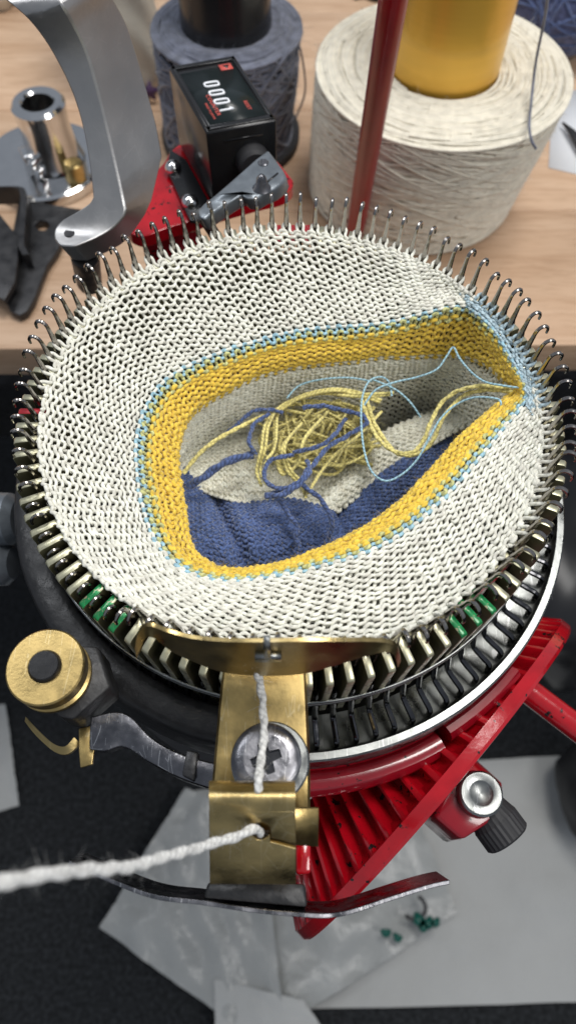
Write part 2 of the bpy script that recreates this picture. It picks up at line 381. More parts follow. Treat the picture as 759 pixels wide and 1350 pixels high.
def resample(P, n, closed=False):
    P = np.array(P, float)
    if closed: P = np.vstack([P, P[:1]])
    s_ = np.r_[0, np.cumsum(np.linalg.norm(np.diff(P, axis=0), axis=1))]
    t = np.linspace(0, s_[-1], n, endpoint=not closed)
    return np.stack([np.interp(t, s_, P[:, i]) for i in range(P.shape[1])], 1)
def fuzz(mb, pts, nrm, count, length, r=.004, spread=1.0, lift=.6):
    """short hair fibres leaving points on yarns; each a bent 3-sided tube"""
    idx = RNG.integers(0, len(pts), count)
    for i in idx:
        d = RNG.normal(size=3) * spread + nrm[i] * lift; d /= np.linalg.norm(d)
        e = RNG.normal(size=3) * .6; L = length * (.4 + RNG.random())
        p = pts[i]; mb.tube([p, p + d * L * .5, p + (d + e * .5) * L], [r, r * .8, r * .4], 3, cap=False)

def aty(px, py, y):
    d = CM @ np.array([(px - 379.5) / FPX, -(py - 675) / FPX, -1.0])
    return CAM + d * (y - CAM[1]) / d[1]
def atr(px, py, R_):
    """where the view line meets the vertical cylinder of radius R_ round the machine axis (far side)"""
    d = CM @ np.array([(px - 379.5) / FPX, -(py - 675) / FPX, -1.0])
    a = d[0] ** 2 + d[1] ** 2; b = 2 * (CAM[0] * d[0] + CAM[1] * d[1]); c = CAM[0] ** 2 + CAM[1] ** 2 - R_ ** 2
    return CAM + d * ((-b + math.sqrt(max(0, b * b - 4 * a * c))) / 2 / a)
ZT = -11.0; ZF = -60.0
# ------------------------------------------------------------------ floor and what lies on it
mb = MB(); mb.add([(-300, -200, ZF), (300, -200, ZF), (300, 400, ZF), (-300, 400, ZF)], [(0, 1, 2, 3)])
tag(mb.build('floor', M['floor_cloth'], smooth=False), kind='structure')
def sheet(name, corners, dz, mat, amp, label, cat, seed, n=36, fold=0):
    c = [at(*p, ZF + dz) for p in corners]
    u, v = np.meshgrid(np.linspace(0, 1, n), np.linspace(0, 1, n), indexing='ij')
    P = ((1 - u) * (1 - v))[..., None] * c[0] + (u * (1 - v))[..., None] * c[1] + (u * v)[..., None] * c[2] + ((1 - u) * v)[..., None] * c[3]
    r = np.random.default_rng(seed); Z = np.zeros_like(u)
    for _ in range(14):
        a = r.random() * pi; k = r.uniform(1, 5); ph = r.random() * 6
        Z += np.abs(((np.cos(a) * u + np.sin(a) * v) * k + ph) % 1 - .5) * r.uniform(.2, 1) / k
    Z -= Z.min(); P[..., 2] += Z * amp + .1
    P[..., 0] += r.normal(size=u.shape) * .03
    o = MB().slab(P, (0, 0, -.06)).build(name, mat, auto=20)
    return tag(o, label, cat)
sheet('paper_sheet', [(425, 1015), (830, 992), (840, 1318), (365, 1330)], .1, M['paper'], 1.6, 'large pale grey paper sheet lying on the dark floor at the right', 'paper', 3)
sheet('plastic_bag', [(246, 1045), (520, 1010), (600, 1202), (300, 1400)], 1.4, M['plastic_film'], 2.6, 'crumpled translucent plastic bag on the floor under the crank gear', 'plastic bag', 5)
sheet('plastic_bag', [(246, 1040), (345, 1080), (380, 1400), (133, 1222)], 2.4, M['plastic_film'], 2.0, 'pointed translucent plastic bag on the floor, its corner sticking out left of the steel strip', 'plastic bag', 9)
sheet('paper_sheet', [(283, 1290), (400, 1318), (470, 1420), (285, 1420)], 3.0, M['paper'], .6, 'small white paper at the bottom edge, lying over the plastic bag', 'paper', 11)
sheet('paper_sheet', [(-60, 930), (10, 930), (27, 1062), (-60, 1090)], .1, M['paper'], .6, 'pale paper scrap on the floor at the left edge', 'paper', 13)
for k, (px, py, r) in enumerate([(508, 1230, 5.5), (523, 1236, 5), (551, 1212, 6.5), (557, 1221, 5), (565, 1216, 5.5), (574, 1216, 5)]):
    c = at(px, py, ZF + 4.2); rr = r * .078; n = 10
    out = [c + V(rr * (1 + .3 * sin(3 * a + k)) * cos(a), rr * (1 + .3 * cos(2 * a + k)) * sin(a), 0) for a in np.linspace(0, 2 * pi, n, endpoint=False)]
    tag(MB().prism(out, (0, 0, .18)).build('green_fleck', M['fleck_green'], smooth=False), ['leftmost dark green fleck on the plastic bag', 'dark green fleck just right of the leftmost one on the plastic bag', 'large upper dark green fleck in the right cluster on the plastic bag', 'dark green fleck at the lower edge of the right cluster', 'dark green fleck in the middle of the right cluster on the bag', 'rightmost dark green fleck on the plastic bag'][k], 'fleck', 'green flecks on the plastic bag')
c = at(545, 1196, ZF + 4.2)
tag(MB().tube([c + V(1.0 * cos(a), .9 * sin(a), 0) for a in np.linspace(-2.4, 1.1, 16)], .16, 6).build('metal_ring', M['dark_steel']), 'small open dark ring lying on the plastic bag above the green flecks', 'ring')
# dark bags in the shade on the right and a dark case far right
def blob(name, c, size, seed, mat, label, cat, amp=.18, sub=4):
    import bmesh
    bm = bmesh.new(); bmesh.ops.create_icosphere(bm, subdivisions=sub, radius=1)
    r = np.random.default_rng(seed); D = r.normal(size=(9, 3)) * 1.8; ph = r.random(9) * 6
    for v in bm.verts:
        p = np.array(v.co); k = 1 + amp * sum(abs(sin(D[i].dot(p) + ph[i])) for i in range(9)) / 3 - amp
        v.co = Vector((p * k * np.array(size) + np.array(c)) * S)
    me = bpy.data.meshes.new(name); bm.to_mesh(me); bm.free()
    me.polygons.foreach_set('use_smooth', np.ones(len(me.polygons), bool))
    return tag(link_mesh(name, me, mat), label, cat)
c = at(735, 640, -40); blob('dark_bag', c, (9, 13, 10), 3, M['dark_bag'], 'crumpled black bag in the shade right of the needle ring', 'bag', .35)
c = at(785, 1045, -54); blob('dark_bag', c, (2.6, 4.0, 4), 8, M['black_rubber'], 'small black bundle at the right edge above the paper sheet', 'bag', .2)
c = at(700, 770, -16)
mb = MB(); mb.tube(spline([c + V(-.5, .35, 0), c + V(0, 0, .2), c + V(.45, -.2, 0), c + V(.8, -.4, -.1)], 6), [.12, .2, .26, .28, .27, .26, .25, .25, .24, .22, .2, .16, .14, .12, .1, .07, .05, .03, .02][:19], 10)
P = np.array([c + V(t, -.4 * t, .1) for t in np.linspace(-.5, .6, 30)]); fuzz(mb, P, np.tile([0, 0, 1.], (30, 1)), 160, .35, .012)
tag(mb.build('yarn_scrap', M['white_yarn'], recalc=False), 'white fluffy yarn end in the dark gap between the needles and the red gear', 'yarn scrap')

# ------------------------------------------------------------------ work table of glued boards, its front edge a little askew
bench = tag(empty('workbench', (0, 11.4, ZT)), 'light wooden workbench of glued boards behind the machine', 'workbench')
ang = math.atan2(.70, 23.3); ex = V(cos(ang), sin(ang), 0); ey = V(-sin(ang), cos(ang), 0); o0 = V(0, 11.38, ZT)
wd = [8.6, 8.0, 9.5, 8.8, 9.2, 10, 10, 10]; y = 0
for k, wk in enumerate(wd):
    c = o0 + ey * (y + wk / 2) + V(0, 0, -.9 + (.0 if k % 2 else .012)); y += wk + .03
    MB().box(c, (110, wk, 1.8), ang).build('board', mat_wood('beech_board_%d' % k, k + 1, 1.0 + .05 * ((k * 37) % 5 - 2) / 2), bench, smooth=False, bevel=.06)
c = o0 + ey * 3 + V(0, 0, -6); MB().box(c, (100, 1.6, 8.2), ang).build('apron', M['dark_steel'], bench, smooth=False)

# ------------------------------------------------------------------ yarn cones
def cone_pack(name, label, c, r0, z0, r1, z1, core_r, mat, strand_mat, nst, yr, amp, lean, topdrop, seed, offm=1.1, cat='yarn cone'):
    r = np.random.default_rng(seed)
    t = tag(empty(name, (c[0][0], c[0][1], z0)), label, cat)
    cc = lambda z: c[0] + (c[1] - c[0]) * ((z - z0) / (z1 - z0))
    rad = lambda z: r0 + (r1 - r0) * ((z - z0) / (z1 - z0)) + .0 * z
    rings = []; 
    prof = [(r0 - .5, z0 + .01), (r0, z0 + .35)] + [(rad(z), z) for z in np.linspace(z0 + .5, z1 - .45, 14)] + [(r1 - .12, z1 - .2), (r1 - .35, z1 - .06), (r1 - .7, z1), ((r1 + core_r) / 2, z1 - topdrop * .4), (core_r + .02, z1 - topdrop)]
    A = np.linspace(0, 2 * pi, 96, endpoint=False)
    P = np.array([[[cc(z)[0] + R_ * cos(a), cc(z)[1] + R_ * sin(a), z] for (R_, z) in prof] for a in A])
    MB().grid(P, closed_u=True).build('wound_body', mat, t)
    mb = MB(); pts = []; nrm = []
    for k in range(nst):
        zc = z0 + .4 + (z1 - z0 - .8) * r.random(); am = amp * r.uniform(.3, 1); ph = r.random() * 2 * pi; n = 72
        n_seg = int(n * r.uniform(.4, 1.0)); a = ph + np.arange(n_seg) / n * 2 * pi * 1.0
        z = np.clip(zc + am * np.cos((a - ph) * lean + r.random() * 6), z0 + .25, z1 - .18)
        off = r.uniform(-.2, offm) * yr
        R_ = rad(z) + off; X = np.stack([[cc(q)[0] for q in z] + R_ * np.cos(a), [cc(q)[1] for q in z] + R_ * np.sin(a), z], 1)
        mb.tube(X, yr * r.uniform(.8, 1.15), 5, cap=False); pts.append(X); nrm.append(np.stack([np.cos(a), np.sin(a), 0 * a], 1))
    # rings on the top face
    for k in range(int(nst * .45)):
        n = 72; ph = r.random() * 2 * pi; n_seg = int(n * r.uniform(.35, .9)); a = ph + np.arange(n_seg) / n * 2 * pi
        q = core_r + .08 + (r1 - .25 - core_r) * r.random() + .10 * np.sin(a * 3 + ph) + r.uniform(-.35, .35) * (a - ph) / 3
        q = np.clip(q, core_r - .02, r1 - .1)
        zz = np.interp(q, [core_r, (r1 + core_r) / 2, r1 - .7, r1 - .35, r1 - .1], [z1 - topdrop, z1 - topdrop * .4, z1, z1 - .06, z1 - .2]) + r.uniform(-.2, .6) * yr
        X = np.stack([c[1][0] + q * np.cos(a), c[1][1] + q * np.sin(a), zz], 1)
        mb.tube(X, yr * r.uniform(.8, 1.1), 5, cap=False); pts.append(X); nrm.append(np.tile([0, 0, 1.], (n_seg, 1)))
    mb.build('yarn_winds', strand_mat, t, recalc=False, kind='stuff')
    f = MB(); fuzz(f, np.vstack(pts), np.vstack(nrm), 3500, .30, .007, 1.0, .8); f.build('fibres', strand_mat, t, recalc=False, kind='stuff')
    return t
M['wound_cream'] = mat_wound('wound_cream', (.62, .57, .45), 1, 1, .6)
M['wound_grey'] = mat_wound('wound_grey', (.06, .065, .085), 1, 1, .4)
M['cream_strand'] = yarn('cream_strand', (.84, .79, .66), var=.12, dark=.8, bump=.6, vs=260)
M['grey_strand'] = yarn('grey_strand', (.17, .185, .24), var=.35, dark=.55, bump=.8, vs=200)
t = cone_pack('yarn_cone', 'big cream yarn cone on a shiny gold tube', [V(5.88, 22.1), V(6.2, 20.9)], 5.0, ZT, 5.25, -4.3, 2.35, M['wound_cream'], M['cream_strand'], 300, .06, 2.4, 1.3, .10, 4, 1.5)
mb = MB(); mb.lathe([(2.25, -5.6), (2.36, -5.6), (2.30, 6), (2.2, 6), (2.15, 6), (2.15, -5.6)], (6.2, 21.2, 0), 96); mb.build('core_tube', M['gold_tube'], t)
t = cone_pack('yarn_cone', 'slate grey yarn cone with black core standing behind the counter', [V(-3.45, 25.3), V(-3.1, 24.2)], 3.0, ZT + .4, 3.08, -4.6, 1.95, M['wound_grey'], M['grey_strand'], 150, .10, 3.2, 1.6, .1, 6, 2.4)
MB().lathe([(.01, ZT), (3.5, ZT), (3.6, ZT + .12), (3.6, ZT + .5), (3.45, ZT + .62), (.01, ZT + .62)], (-3.35, 25.5, 0), 64).build('cone_base', M['black_rubber'], t)
MB().lathe([(2.05, -5.6), (2.0, -4), (1.75, 2.5), (1.6, 2.5), (1.85, -4), (1.85, -5.6)], (-3.1, 24.2, 0), 64).build('core_tube', M['black_paint'], t)
pth = spline([at(385, 30, -5), at(398, 75, -7), at(402, 120, -9), at(392, 150, -10.6), at(385, 165, -10.7)], 10)
tag(MB().tube(pth, .05, 6).build('yarn_end', M['grey_strand'], recalc=False), 'loose grey yarn end hanging down the right side of the slate grey cone', 'yarn end')
pth = spline([at(724, -30, 2), at(718, 20, -.5), at(706, 80, -3), at(700, 130, -3.9), at(697, 165, -4.1), at(700, 185, -4.2), at(706, 196, -4.5)], 10)
tag(MB().tube(pth, .055, 6).build('yarn_end', M['grey_strand'], recalc=False), 'thin greyish thread drawn up from the big cream cone', 'yarn end')
# navy wool ball behind, top right
c = at(742, -15, -8)
t = tag(empty('wool_ball', (c[0], c[1], ZT)), 'navy fluffy wool ball behind the cream cone, top right corner', 'wool ball')
import bmesh
def ball(name, c, R_, mat, par, squash=.8):
    bm = bmesh.new(); bmesh.ops.create_icosphere(bm, subdivisions=4, radius=R_ * S)
    for v in bm.verts: v.co = Vector((v.co.x + c[0] * S, v.co.y + c[1] * S, v.co.z * squash + c[2] * S))
    me = bpy.data.meshes.new(name); bm.to_mesh(me); bm.free(); me.polygons.foreach_set('use_smooth', np.ones(len(me.polygons), bool))
    return link_mesh(name, me, mat, par)
M['wound_navy'] = mat_wound('wound_navy', (.075, .10, .24), 1, 1, .4)
ball('wound_body', c, 3.6, M['wound_navy'], t, .83)
mb = MB(); pts = []
for k in range(150):
    ax = RNG.normal(size=3); ax /= np.linalg.norm(ax); u = np.cross(ax, [.3, .5, .8]); u /= np.linalg.norm(u); v = np.cross(ax, u)
    a = RNG.random() * 6 + np.linspace(0, RNG.uniform(1, 3), 24); X = (np.outer(np.cos(a), u) + np.outer(np.sin(a), v)) * 3.62; X[:, 2] *= .83; X += c; pts.append(X); mb.tube(X, .08, 5, cap=False)
mb.build('yarn_winds', M['navy_strand'], t, recalc=False, kind='stuff')
P = np.vstack(pts); f = MB(); fuzz(f, P, (P - c) / 3.6, 1200, .5, .008); f.build('fibres', M['navy_strand'], t, recalc=False, kind='stuff')
# dark clip on the table, top centre
c = at(485, 2, ZT); mb = MB(); mb.tube(spline([c + V(-.9, .3, .25), c + V(-.2, .5, .35), c + V(.5, .1, .3), c + V(.8, .4, .25)], 6), .33, 10)
tag(mb.build('rubber_plug', M['black_rubber']), 'small black rubber piece on the bench between grey and cream cones', 'rubber piece')
# white card with a dark tool lying on it
mb = MB(); q = [at(722, 222, ZT), at(800, 240, ZT), at(790, 120, ZT), at(728, 120, ZT)]
mb.prism([p + V(0, 0, .01) for p in q], (0, 0, .05)); tag(mb.build('card', M['card'], smooth=False), 'white card on the bench right of the cream cone', 'card')
t = tag(empty('tweezers', at(745, 180, ZT)), 'dark steel tweezers lying on the white card', 'tweezers')
for d, w_ in ((0, .0), (.45, .35)):
    a, b = at(741, 162, ZT + .35) + V(0, 0, 0), at(775, 215, ZT + .35) + V(d, w_, 0)
    mb = MB(); mb.tube([a, a + (b - a) * .3 + V(.03, 0, .08), b], [.06, .12, .16], 8); mb.build('arm', M['dark_steel'], t)

# cream cotton bags at the back
def bag(name, px0, px1, py, h, depth, label, seed):
    a, b = at(px0, py, ZT), at(px1, py, ZT); y0 = (a[1] + b[1]) / 2
    t = tag(empty(name, ((a[0] + b[0]) / 2, y0, ZT)), label, 'bag')
    r = np.random.default_rng(seed); nu, nv = 30, 24; P = np.zeros((nu * 2, nv, 3)); W_ = b[0] - a[0]
    for i in range(nu * 2):
        th = 2 * pi * i / (nu * 2); cx, cy = cos(th), sin(th)
        sx = abs(cx) ** .35 * np.sign(cx) * W_ / 2; sy = abs(cy) ** .6 * np.sign(cy) * depth / 2
        for j in range(nv):
            q = j / (nv - 1); k = 1 - .25 * max(0, q - .6) - .5 * max(0, .12 - q) / .12 * .35
            wob = .08 * sin(5 * th + 7 * q * (seed % 3 + 1)) + .06 * sin(11 * q + th * 2)
            P[i, j] = ((a[0] + b[0]) / 2 + sx * k + wob * cx, y0 + depth / 2 + sy * k + wob * cy, ZT + .02 + q * h)
    MB().grid(P, closed_u=True).build('bag_cloth', M['cloth_bag'], t)
    return t, y0
t, y0 = bag('cotton_bag', 112, 214, 138, 9, 4, 'beige cotton bag printed with a purple star, behind the aluminium arm', 2)
c = aty(197, 122, y0 - .03); out = [c + V((.5 if i % 2 == 0 else .2) * sin(i * pi / 5 + .1), 0, (.5 if i % 2 == 0 else .2) * cos(i * pi / 5 + .1)) * 1.1 for i in range(10)]
MB().prism(out, (0, .25, 0)).build('printed_star', M['purple_ink'], t, smooth=False)
bag('cotton_bag', -80, 24, 20, 6, 4, 'plain beige cotton bag at the top left corner of the bench', 7)

# ------------------------------------------------------------------ chromed hub fitting on the bench, left
c = at(62, 222, ZT)
t = tag(empty('hub_fitting', c), 'chromed round fitting with hollow hub and brass knob, on the bench at the left', 'fitting')
cx, cy = c[0], c[1]; z = ZT
MB().lathe([(.6, z + .5), (2.6, z + .52), (2.95, z + .6), (3.1, z + .5), (3.1, z + .05), (2.9, z), (.6, z)], (cx, cy, 0), 72).build('flange_plate', M['chrome'], t)
hx, hy = cx + .55, cy + .1
MB().lathe([(.72, z + .5), (1.5, z + .55), (1.3, z + 1.2), (1.18, z + 2.4), (1.25, z + 3.0), (1.28, z + 3.35), (1.15, z + 3.5), (.82, z + 3.5), (.74, z + 3.4), (.72, z + .6)], (hx, hy, 0), 56).build('hub', M['chrome'], t)
b_ = MB(); b_.box((hx - 1.0, hy - .9, z + 1.0), (.5, .9, 1.1), .5).build('lug', M['chrome'], t, smooth=False, bevel=.08)
for dx, dz in ((-.55, 1.25), (-.35, .8)):
    MB().cyl((hx + dx - .15, hy - 1.7, z + dz), (hx + dx, hy - 1.0, z + dz), .22, n=16, bev=.04).build('screw', M['chrome'], t)
bx, by = at(100, 228, ZT + .9)[:2]
MB().cyl((bx, by, z + .55), (bx, by, z + 1.5), .46, n=28, bev=.08).build('brass_knob', M['brass'], t)
c2 = at(25, 165, ZT + .5)

# ------------------------------------------------------------------ black steel bracket plates on the bench, lower left
t = tag(empty('steel_bracket', at(40, 340, ZT)), 'flat black steel bracket plate with round hole, lying on the bench under the hub fitting', 'bracket')
z = ZT + .45
out = [at(*p, z) for p in [(28, 250), (60, 268), (108, 276), (90, 300), (76, 330), (62, 350), (45, 395), (36, 410), (26, 416), (14, 410), (2, 385), (8, 345), (18, 300)]]
h = [at(56 + 9 * cos(a), 297 + 6.5 * sin(a), z) for a in np.linspace(0, 2 * pi, 20, endpoint=False)]
MB().prism(out, (0, 0, -.35), [h]).build('plate', M['dark_steel'], t, smooth=False, bevel=.04)
t = tag(empty('steel_lever', at(10, 340, ZT)), 'bent dark steel lever crossing the black bracket at the left edge', 'lever')
z = ZT + 1.1
out = [at(*p, z) for p in [(-40, 262), (0, 282), (24, 312), (24, 340), (20, 372), (6, 396), (-40, 370)]]
MB().prism(out, (0, 0, -.3)).build('plate', M['dark_steel'], t, smooth=False, bevel=.04)
pp = spline([at(*p, z + .15) for p in [(-20, 247), (5, 246), (20, 247), (26, 252), (27, 270), (25, 300), (24, 322), (30, 336)]], 8)
P = np.stack([pp, pp + V(0, 0, -1.0)], 1); MB().slab(P, (.28, .05, 0)).build('bent_strip', M['dark_steel'], t, bevel=.03)

# ================================================================== the knitting machine
NN = 96; PI2 = 2 * pi; DA = PI2 / NN; AZ0 = -.3345 + .01
pol = lambda r, a, z: V(r * cos(a), r * sin(a), z)
mach = tag(empty('knitting_machine', (0, 0, ZT)), 'hand-cranked circular knitting machine with its ring of latch needles', 'knitting machine')
mw_ = Vector(parent_world(mach))
cyl = MB().lathe([(5.60, -.55), (5.60, -4.6), (5.45, -4.6), (5.44, -.5), (5.46, -.42), (5.55, -.42), (5.60, -.55)], n=192).build('needle_cylinder', M['shaded_brass'], mach)  # slot floor coloured dark, painted shade between the walls
def instances(name, me, mats, placements, parent):
    for i, (a, mat, dz, kids) in enumerate(placements):
        o = bpy.data.objects.new(name, me if mat is None else mats[mat]); COL.objects.link(o)
        o.parent = parent; o.rotation_euler = (0, 0, a); o.location = Vector((0, 0, dz * S)) - Vector(parent_world(parent))
def fin_mesh(mat):
    prof = [(5.48, -.34), (5.50, 0), (6.15, 0), (6.205, -.055), (6.205, -.2), (6.10, -2.75), (5.6, -2.75), (5.56, -1.2)]
    th = .074; b = MB(); P0 = [V(r, -th, z) for r, z in prof]
    b.prism(P0, (0, 2 * th, 0)); o = b.build('slot_wall', mat, None, smooth=False); me = o.data
    import bmesh
    bm = bmesh.new(); bm.from_mesh(me)
    ed = [e for e in bm.edges if e.calc_face_angle(0) > radians(60)]
    bmesh.ops.bevel(bm, geom=ed, offset=.007 * S, segments=1, affect='EDGES'); bm.to_mesh(me); bm.free()
    me.materials.append(M['shaded_brass'])  # wall sides get the darker brass: slot shade painted on
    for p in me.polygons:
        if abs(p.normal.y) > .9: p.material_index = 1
    bpy.data.objects.remove(o); return me
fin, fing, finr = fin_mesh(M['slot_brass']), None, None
def capped_fin(mat):
    me = fin.copy(); me.materials.append(mat)
    for p in me.polygons:
        if p.center.z > -.12 * S and p.normal.z > .3: p.material_index = 2
    return me
fing, finr = capped_fin(M['green_paint']), capped_fin(M['red_mark'])
def az_of(px, py, z=0): p = at(px, py, z); return math.atan2(p[1], p[0])
special = {}
for px, py in ((104, 796), (122.5, 813), (142, 828), (652, 808), (633, 825), (612, 841)):
    special[round((az_of(px, py) - AZ0) / DA) % NN] = 'g'
for px, py in ((372, 295), (392, 295), (410, 297), (20, 538)):
    special[round((az_of(px, py) - AZ0) / DA) % NN] = 'r'
mats = {'g': fing, 'r': finr, 'n': fin}
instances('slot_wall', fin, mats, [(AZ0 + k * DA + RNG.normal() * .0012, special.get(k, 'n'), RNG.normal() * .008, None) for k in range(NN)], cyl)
# latch needles: hook turned outwards, flat tapering stem, latch rivet cheek
def needle_mesh():
    b = MB()
    p = spline([V(5.70, 0, -3.0), V(5.70, 0, -1.0), V(5.71, 0, .0), V(5.74, 0, .45), V(5.775, 0, .72), V(5.79, 0, .88), V(5.83, 0, 1.0), V(5.92, 0, 1.06), V(6.02, 0, 1.03), V(6.085, 0, .93), V(6.09, 0, .80)], 4)
    z = p[:, 2]; n = len(p); r = np.interp(np.arange(n), [0, 4, 8, 12, 16, 20, 24, 32, n - 1], [.078, .078, .078, .07, .052, .046, .044, .043, .028])
    b.tube(p, r, 7, uvs=False)
    # cheek (wider, flat) where the latch is pinned, and the open latch with its spoon
    b.prism([V(5.64, -.026, -.9), V(5.84, -.026, -.9), V(5.86, -.026, .0), V(5.835, -.026, .38), V(5.79, -.026, .6), V(5.72, -.026, .5), V(5.65, -.026, .1)], (0, .052, 0))
    return b
b = needle_mesh(); b.hasuv = False; b.uv = []
o = b.build('latch_needle', M['needle_steel'], None); nme = o.data; bpy.data.objects.remove(o)
b = MB(); p = spline([V(5.80, 0, .18), V(5.92, 0, .10), V(6.04, 0, .05), V(6.1, 0, .03), V(6.15, 0, .03)], 4); b.tube(p, np.interp(np.arange(len(p)), [0, 8, 12, len(p) - 1], [.02, .022, .045, .015]), 6); b.hasuv = False
o = b.build('latch', M['needle_steel'], None); lme = o.data; bpy.data.objects.remove(o)
NEEDLES = []
ddz = [(-180, -.35), (-165, -.6), (-150, -1.0), (-126, -.9), (-119, .2), (-112, .5), (-104, .65), (-95, .85), (-85, .85), (-76, .5), (-66, .0), (-50, -.05), (-38, -.05), (-20, .0), (0, 0), (90, 0), (165, 0), (180, -.35)]
for k in range(NN):
    a = AZ0 + (k + .5) * DA; ad = (math.degrees(a) + 180) % 360 - 180
    dz = np.interp(ad, [q[0] for q in ddz], [q[1] for q in ddz]) + RNG.normal() * .012
    tw = RNG.normal() * .006
    NEEDLES.append((a + tw * .3, dz, ad))
    o = bpy.data.objects.new('latch_needle', nme); COL.objects.link(o); o.parent = cyl
    o.rotation_euler = (RNG.normal() * .012, RNG.normal() * .010, a + tw * .4); o.location = Vector((0, 0, dz * S)) - Vector(parent_world(cyl))
# butts that ride in the cam track, low at the front
b = MB(); p = spline([V(6.0, 0, -1.4), V(6.16, 0, -2.2), V(6.28, 0, -2.62), V(6.5, 0, -2.72), V(6.74, 0, -2.76), V(6.82, 0, -2.86), V(6.84, 0, -3.05)], 4)
P = []; T = np.gradient(p, axis=0); T /= np.linalg.norm(T, axis=1)[:, None]
N = np.tile([0, 1., 0], (len(p), 1)); b.tubeN(p, T, N, np.full(len(p), .068), 8); b.hasuv = False
o = b.build('needle_butt', M['butt_steel'], None); bme = o.data; bpy.data.objects.remove(o)
for k in range(NN):
    a, dz, ad = NEEDLES[k]
    if -160 < ad < 20:
        o = bpy.data.objects.new('needle_butt', bme); COL.objects.link(o); o.parent = cyl
        o.rotation_euler = (0, 0, a); o.location = Vector((0, 0, (.25 if ad > -60 else .1) * 0 * S)) - Vector(parent_world(cyl))
# garter springs round the slots
for z_, r_ in ((-1.55, 6.17), (-1.75, 6.16)):
    MB().tube([pol(r_, a, z_) for a in np.linspace(0, PI2, 160, endpoint=False)], .045, 6, closed=True).build('garter_spring', M['silver_ring'], mach)
# cam ring: bright steel on the right, black cast block on the left
MB().lathe([(6.12, -3.12), (6.86, -3.12), (6.92, -3.08), (6.93, -2.92), (6.97, -2.86), (7.12, -2.86), (7.16, -2.9), (7.16, -3.95), (6.12, -3.95)], n=200, a0=radians(-100), a1=radians(60), capped=True).build('cam_ring', M['silver_ring'], mach)
def rough_ring(prof, a0, a1, n, amp, seed):
    r = np.random.default_rng(seed); prof = spline([(q[0], q[1], 0) for q in prof], 3)[:, :2]
    P = np.array([[pol(R_ + amp * (.5 * sin(9 * a) + r.normal() * .25), a, z + amp * r.normal() * .3) for R_, z in prof] for a in np.linspace(a0, a1, n)])
    return MB().grid(P)
rough_ring([(6.16, -3.4), (6.18, -2.6), (6.3, -2.3), (6.7, -2.28), (6.95, -2.4), (7.02, -2.8), (7.02, -4.2), (6.6, -4.6)], radians(-250), radians(-96), 150, .012, 4).build('cam_block', M['rough_black'], mach)
# red gear-ring flange under it, with its cut
MB().lathe([(6.6, -4.1), (7.18, -4.05), (7.3, -3.9), (7.42, -3.86), (7.6, -3.9), (7.72, -4.05), (7.74, -4.25), (7.62, -4.45), (7.3, -4.6), (6.6, -4.7)], n=120, a0=radians(-97), a1=radians(-60.5), capped=True).build('ring_flange', M['dark_red_paint'], mach)
MB().lathe([(6.6, -4.0), (7.16, -3.72), (7.24, -3.60), (7.4, -3.56), (7.52, -3.72), (7.55, -4.1), (7.4, -4.5), (6.6, -4.7)], n=60, a0=radians(-59), a1=radians(-41), capped=True).build('ring_flange', M['dark_red_paint'], mach)
MB().lathe([(5.7, -4.6), (6.2, -4.6), (6.4, -4.8), (6.4, -9.0), (6.8, -9.2), (6.8, -11.0), (5.7, -11.0)], n=96).build('machine_body', M['rough_black'], mach)
MB().lathe([(5.45, -4.5), (5.45, -10.9), (5.6, -10.9), (5.6, -4.5)], n=96).build('inner_sleeve', M['dark_steel'], mach)
# clamp arm that reaches the bench
MB().box((0, 8.6, -8.9), (5, 6.4, 1.6)).build('clamp_bracket', M['dark_red_paint'], mach, smooth=False, bevel=.3)
# dull grey knob group on the left of the cam shell
c = at(-10, 690, -4.2)
kn = MB(); kn.cyl(c + V(-.5, .1, 0), c + V(.75, .1, .1), .78, .72, n=32, bev=.2); kn.cyl(c + V(-.1, -.9, -.7), c + V(.55, -.9, -.65), .62, n=28, bev=.18)
kn.build('clamp_knob', M['grey_casting'], mach)
P0, P1 = at(55, 755, -4.6), at(112, 905, -4.6)
d = (P1 - P0); nn_ = np.cross(d, [0, 0, 1.]); nn_ /= np.linalg.norm(nn_)
MB().prism([P0 - nn_ * .35, P1 - nn_ * .35, P1 + nn_ * .35, P0 + nn_ * .35], (0, 0, -.4)).build('cross_strap', M['dark_steel'], mach, smooth=False, bevel=.05)

# ---- crank gear (bevel wheel on a vertical plane), its shaft collar and handle rod
n_ = V(.728, -.686, 0); t_ = V(.686, .728, 0); up = V(0, 0, 1); GC = V(4.76, -6.53, -9.6); GR = 6.02
gear = tag(empty('crank_gear', GC), 'big red toothed crank gear standing upright under the front of the needle ring', 'gear')
NT = 64; ns = 8
def gpt(ph, R_, d): return GC + t_ * (R_ * cos(ph)) + up * (R_ * sin(ph)) - n_ * d
P = []
for i in range(NT * ns):
    ph = PI2 * i / (NT * ns); q = (i % ns) / ns
    h = min(1, max(0, (abs(q - .5) * 2 - .22) / .34)); h = 1 - h        # 1 on the tooth, 0 in the gap
    row = [gpt(ph, GR - .22, -.02), gpt(ph, GR - .06, .0), gpt(ph, GR, .08), gpt(ph, GR, .36)]
    for s_ in (.0, .12, .35, .7, 1.0):
        base_R = GR - .02 - 1.35 * s_; dd = .38 + 1.95 * s_
        deep = min(.48, .14 + .7 * s_) * (1 if s_ > 0 else .2)
        row.append(gpt(ph, base_R - deep * (1 - h) , dd - deep * .55 * (1 - h)))
    row += [gpt(ph, GR - 1.95, 2.28 - .1 * (1 - h)), gpt(ph, GR - 2.1, 2.0), gpt(ph, GR - 2.2, .8), gpt(ph, 1.0, .75)]
    P.append(row)
MB().grid(np.array(P), closed_u=True).build('toothed_rim', M['red_paint'], gear, auto=28)
MB().cyl(GC + n_ * .0, GC - n_ * .22, GR - .24, n=96, bev=.03).build('wheel_disc', M['dark_red_paint'], gear)
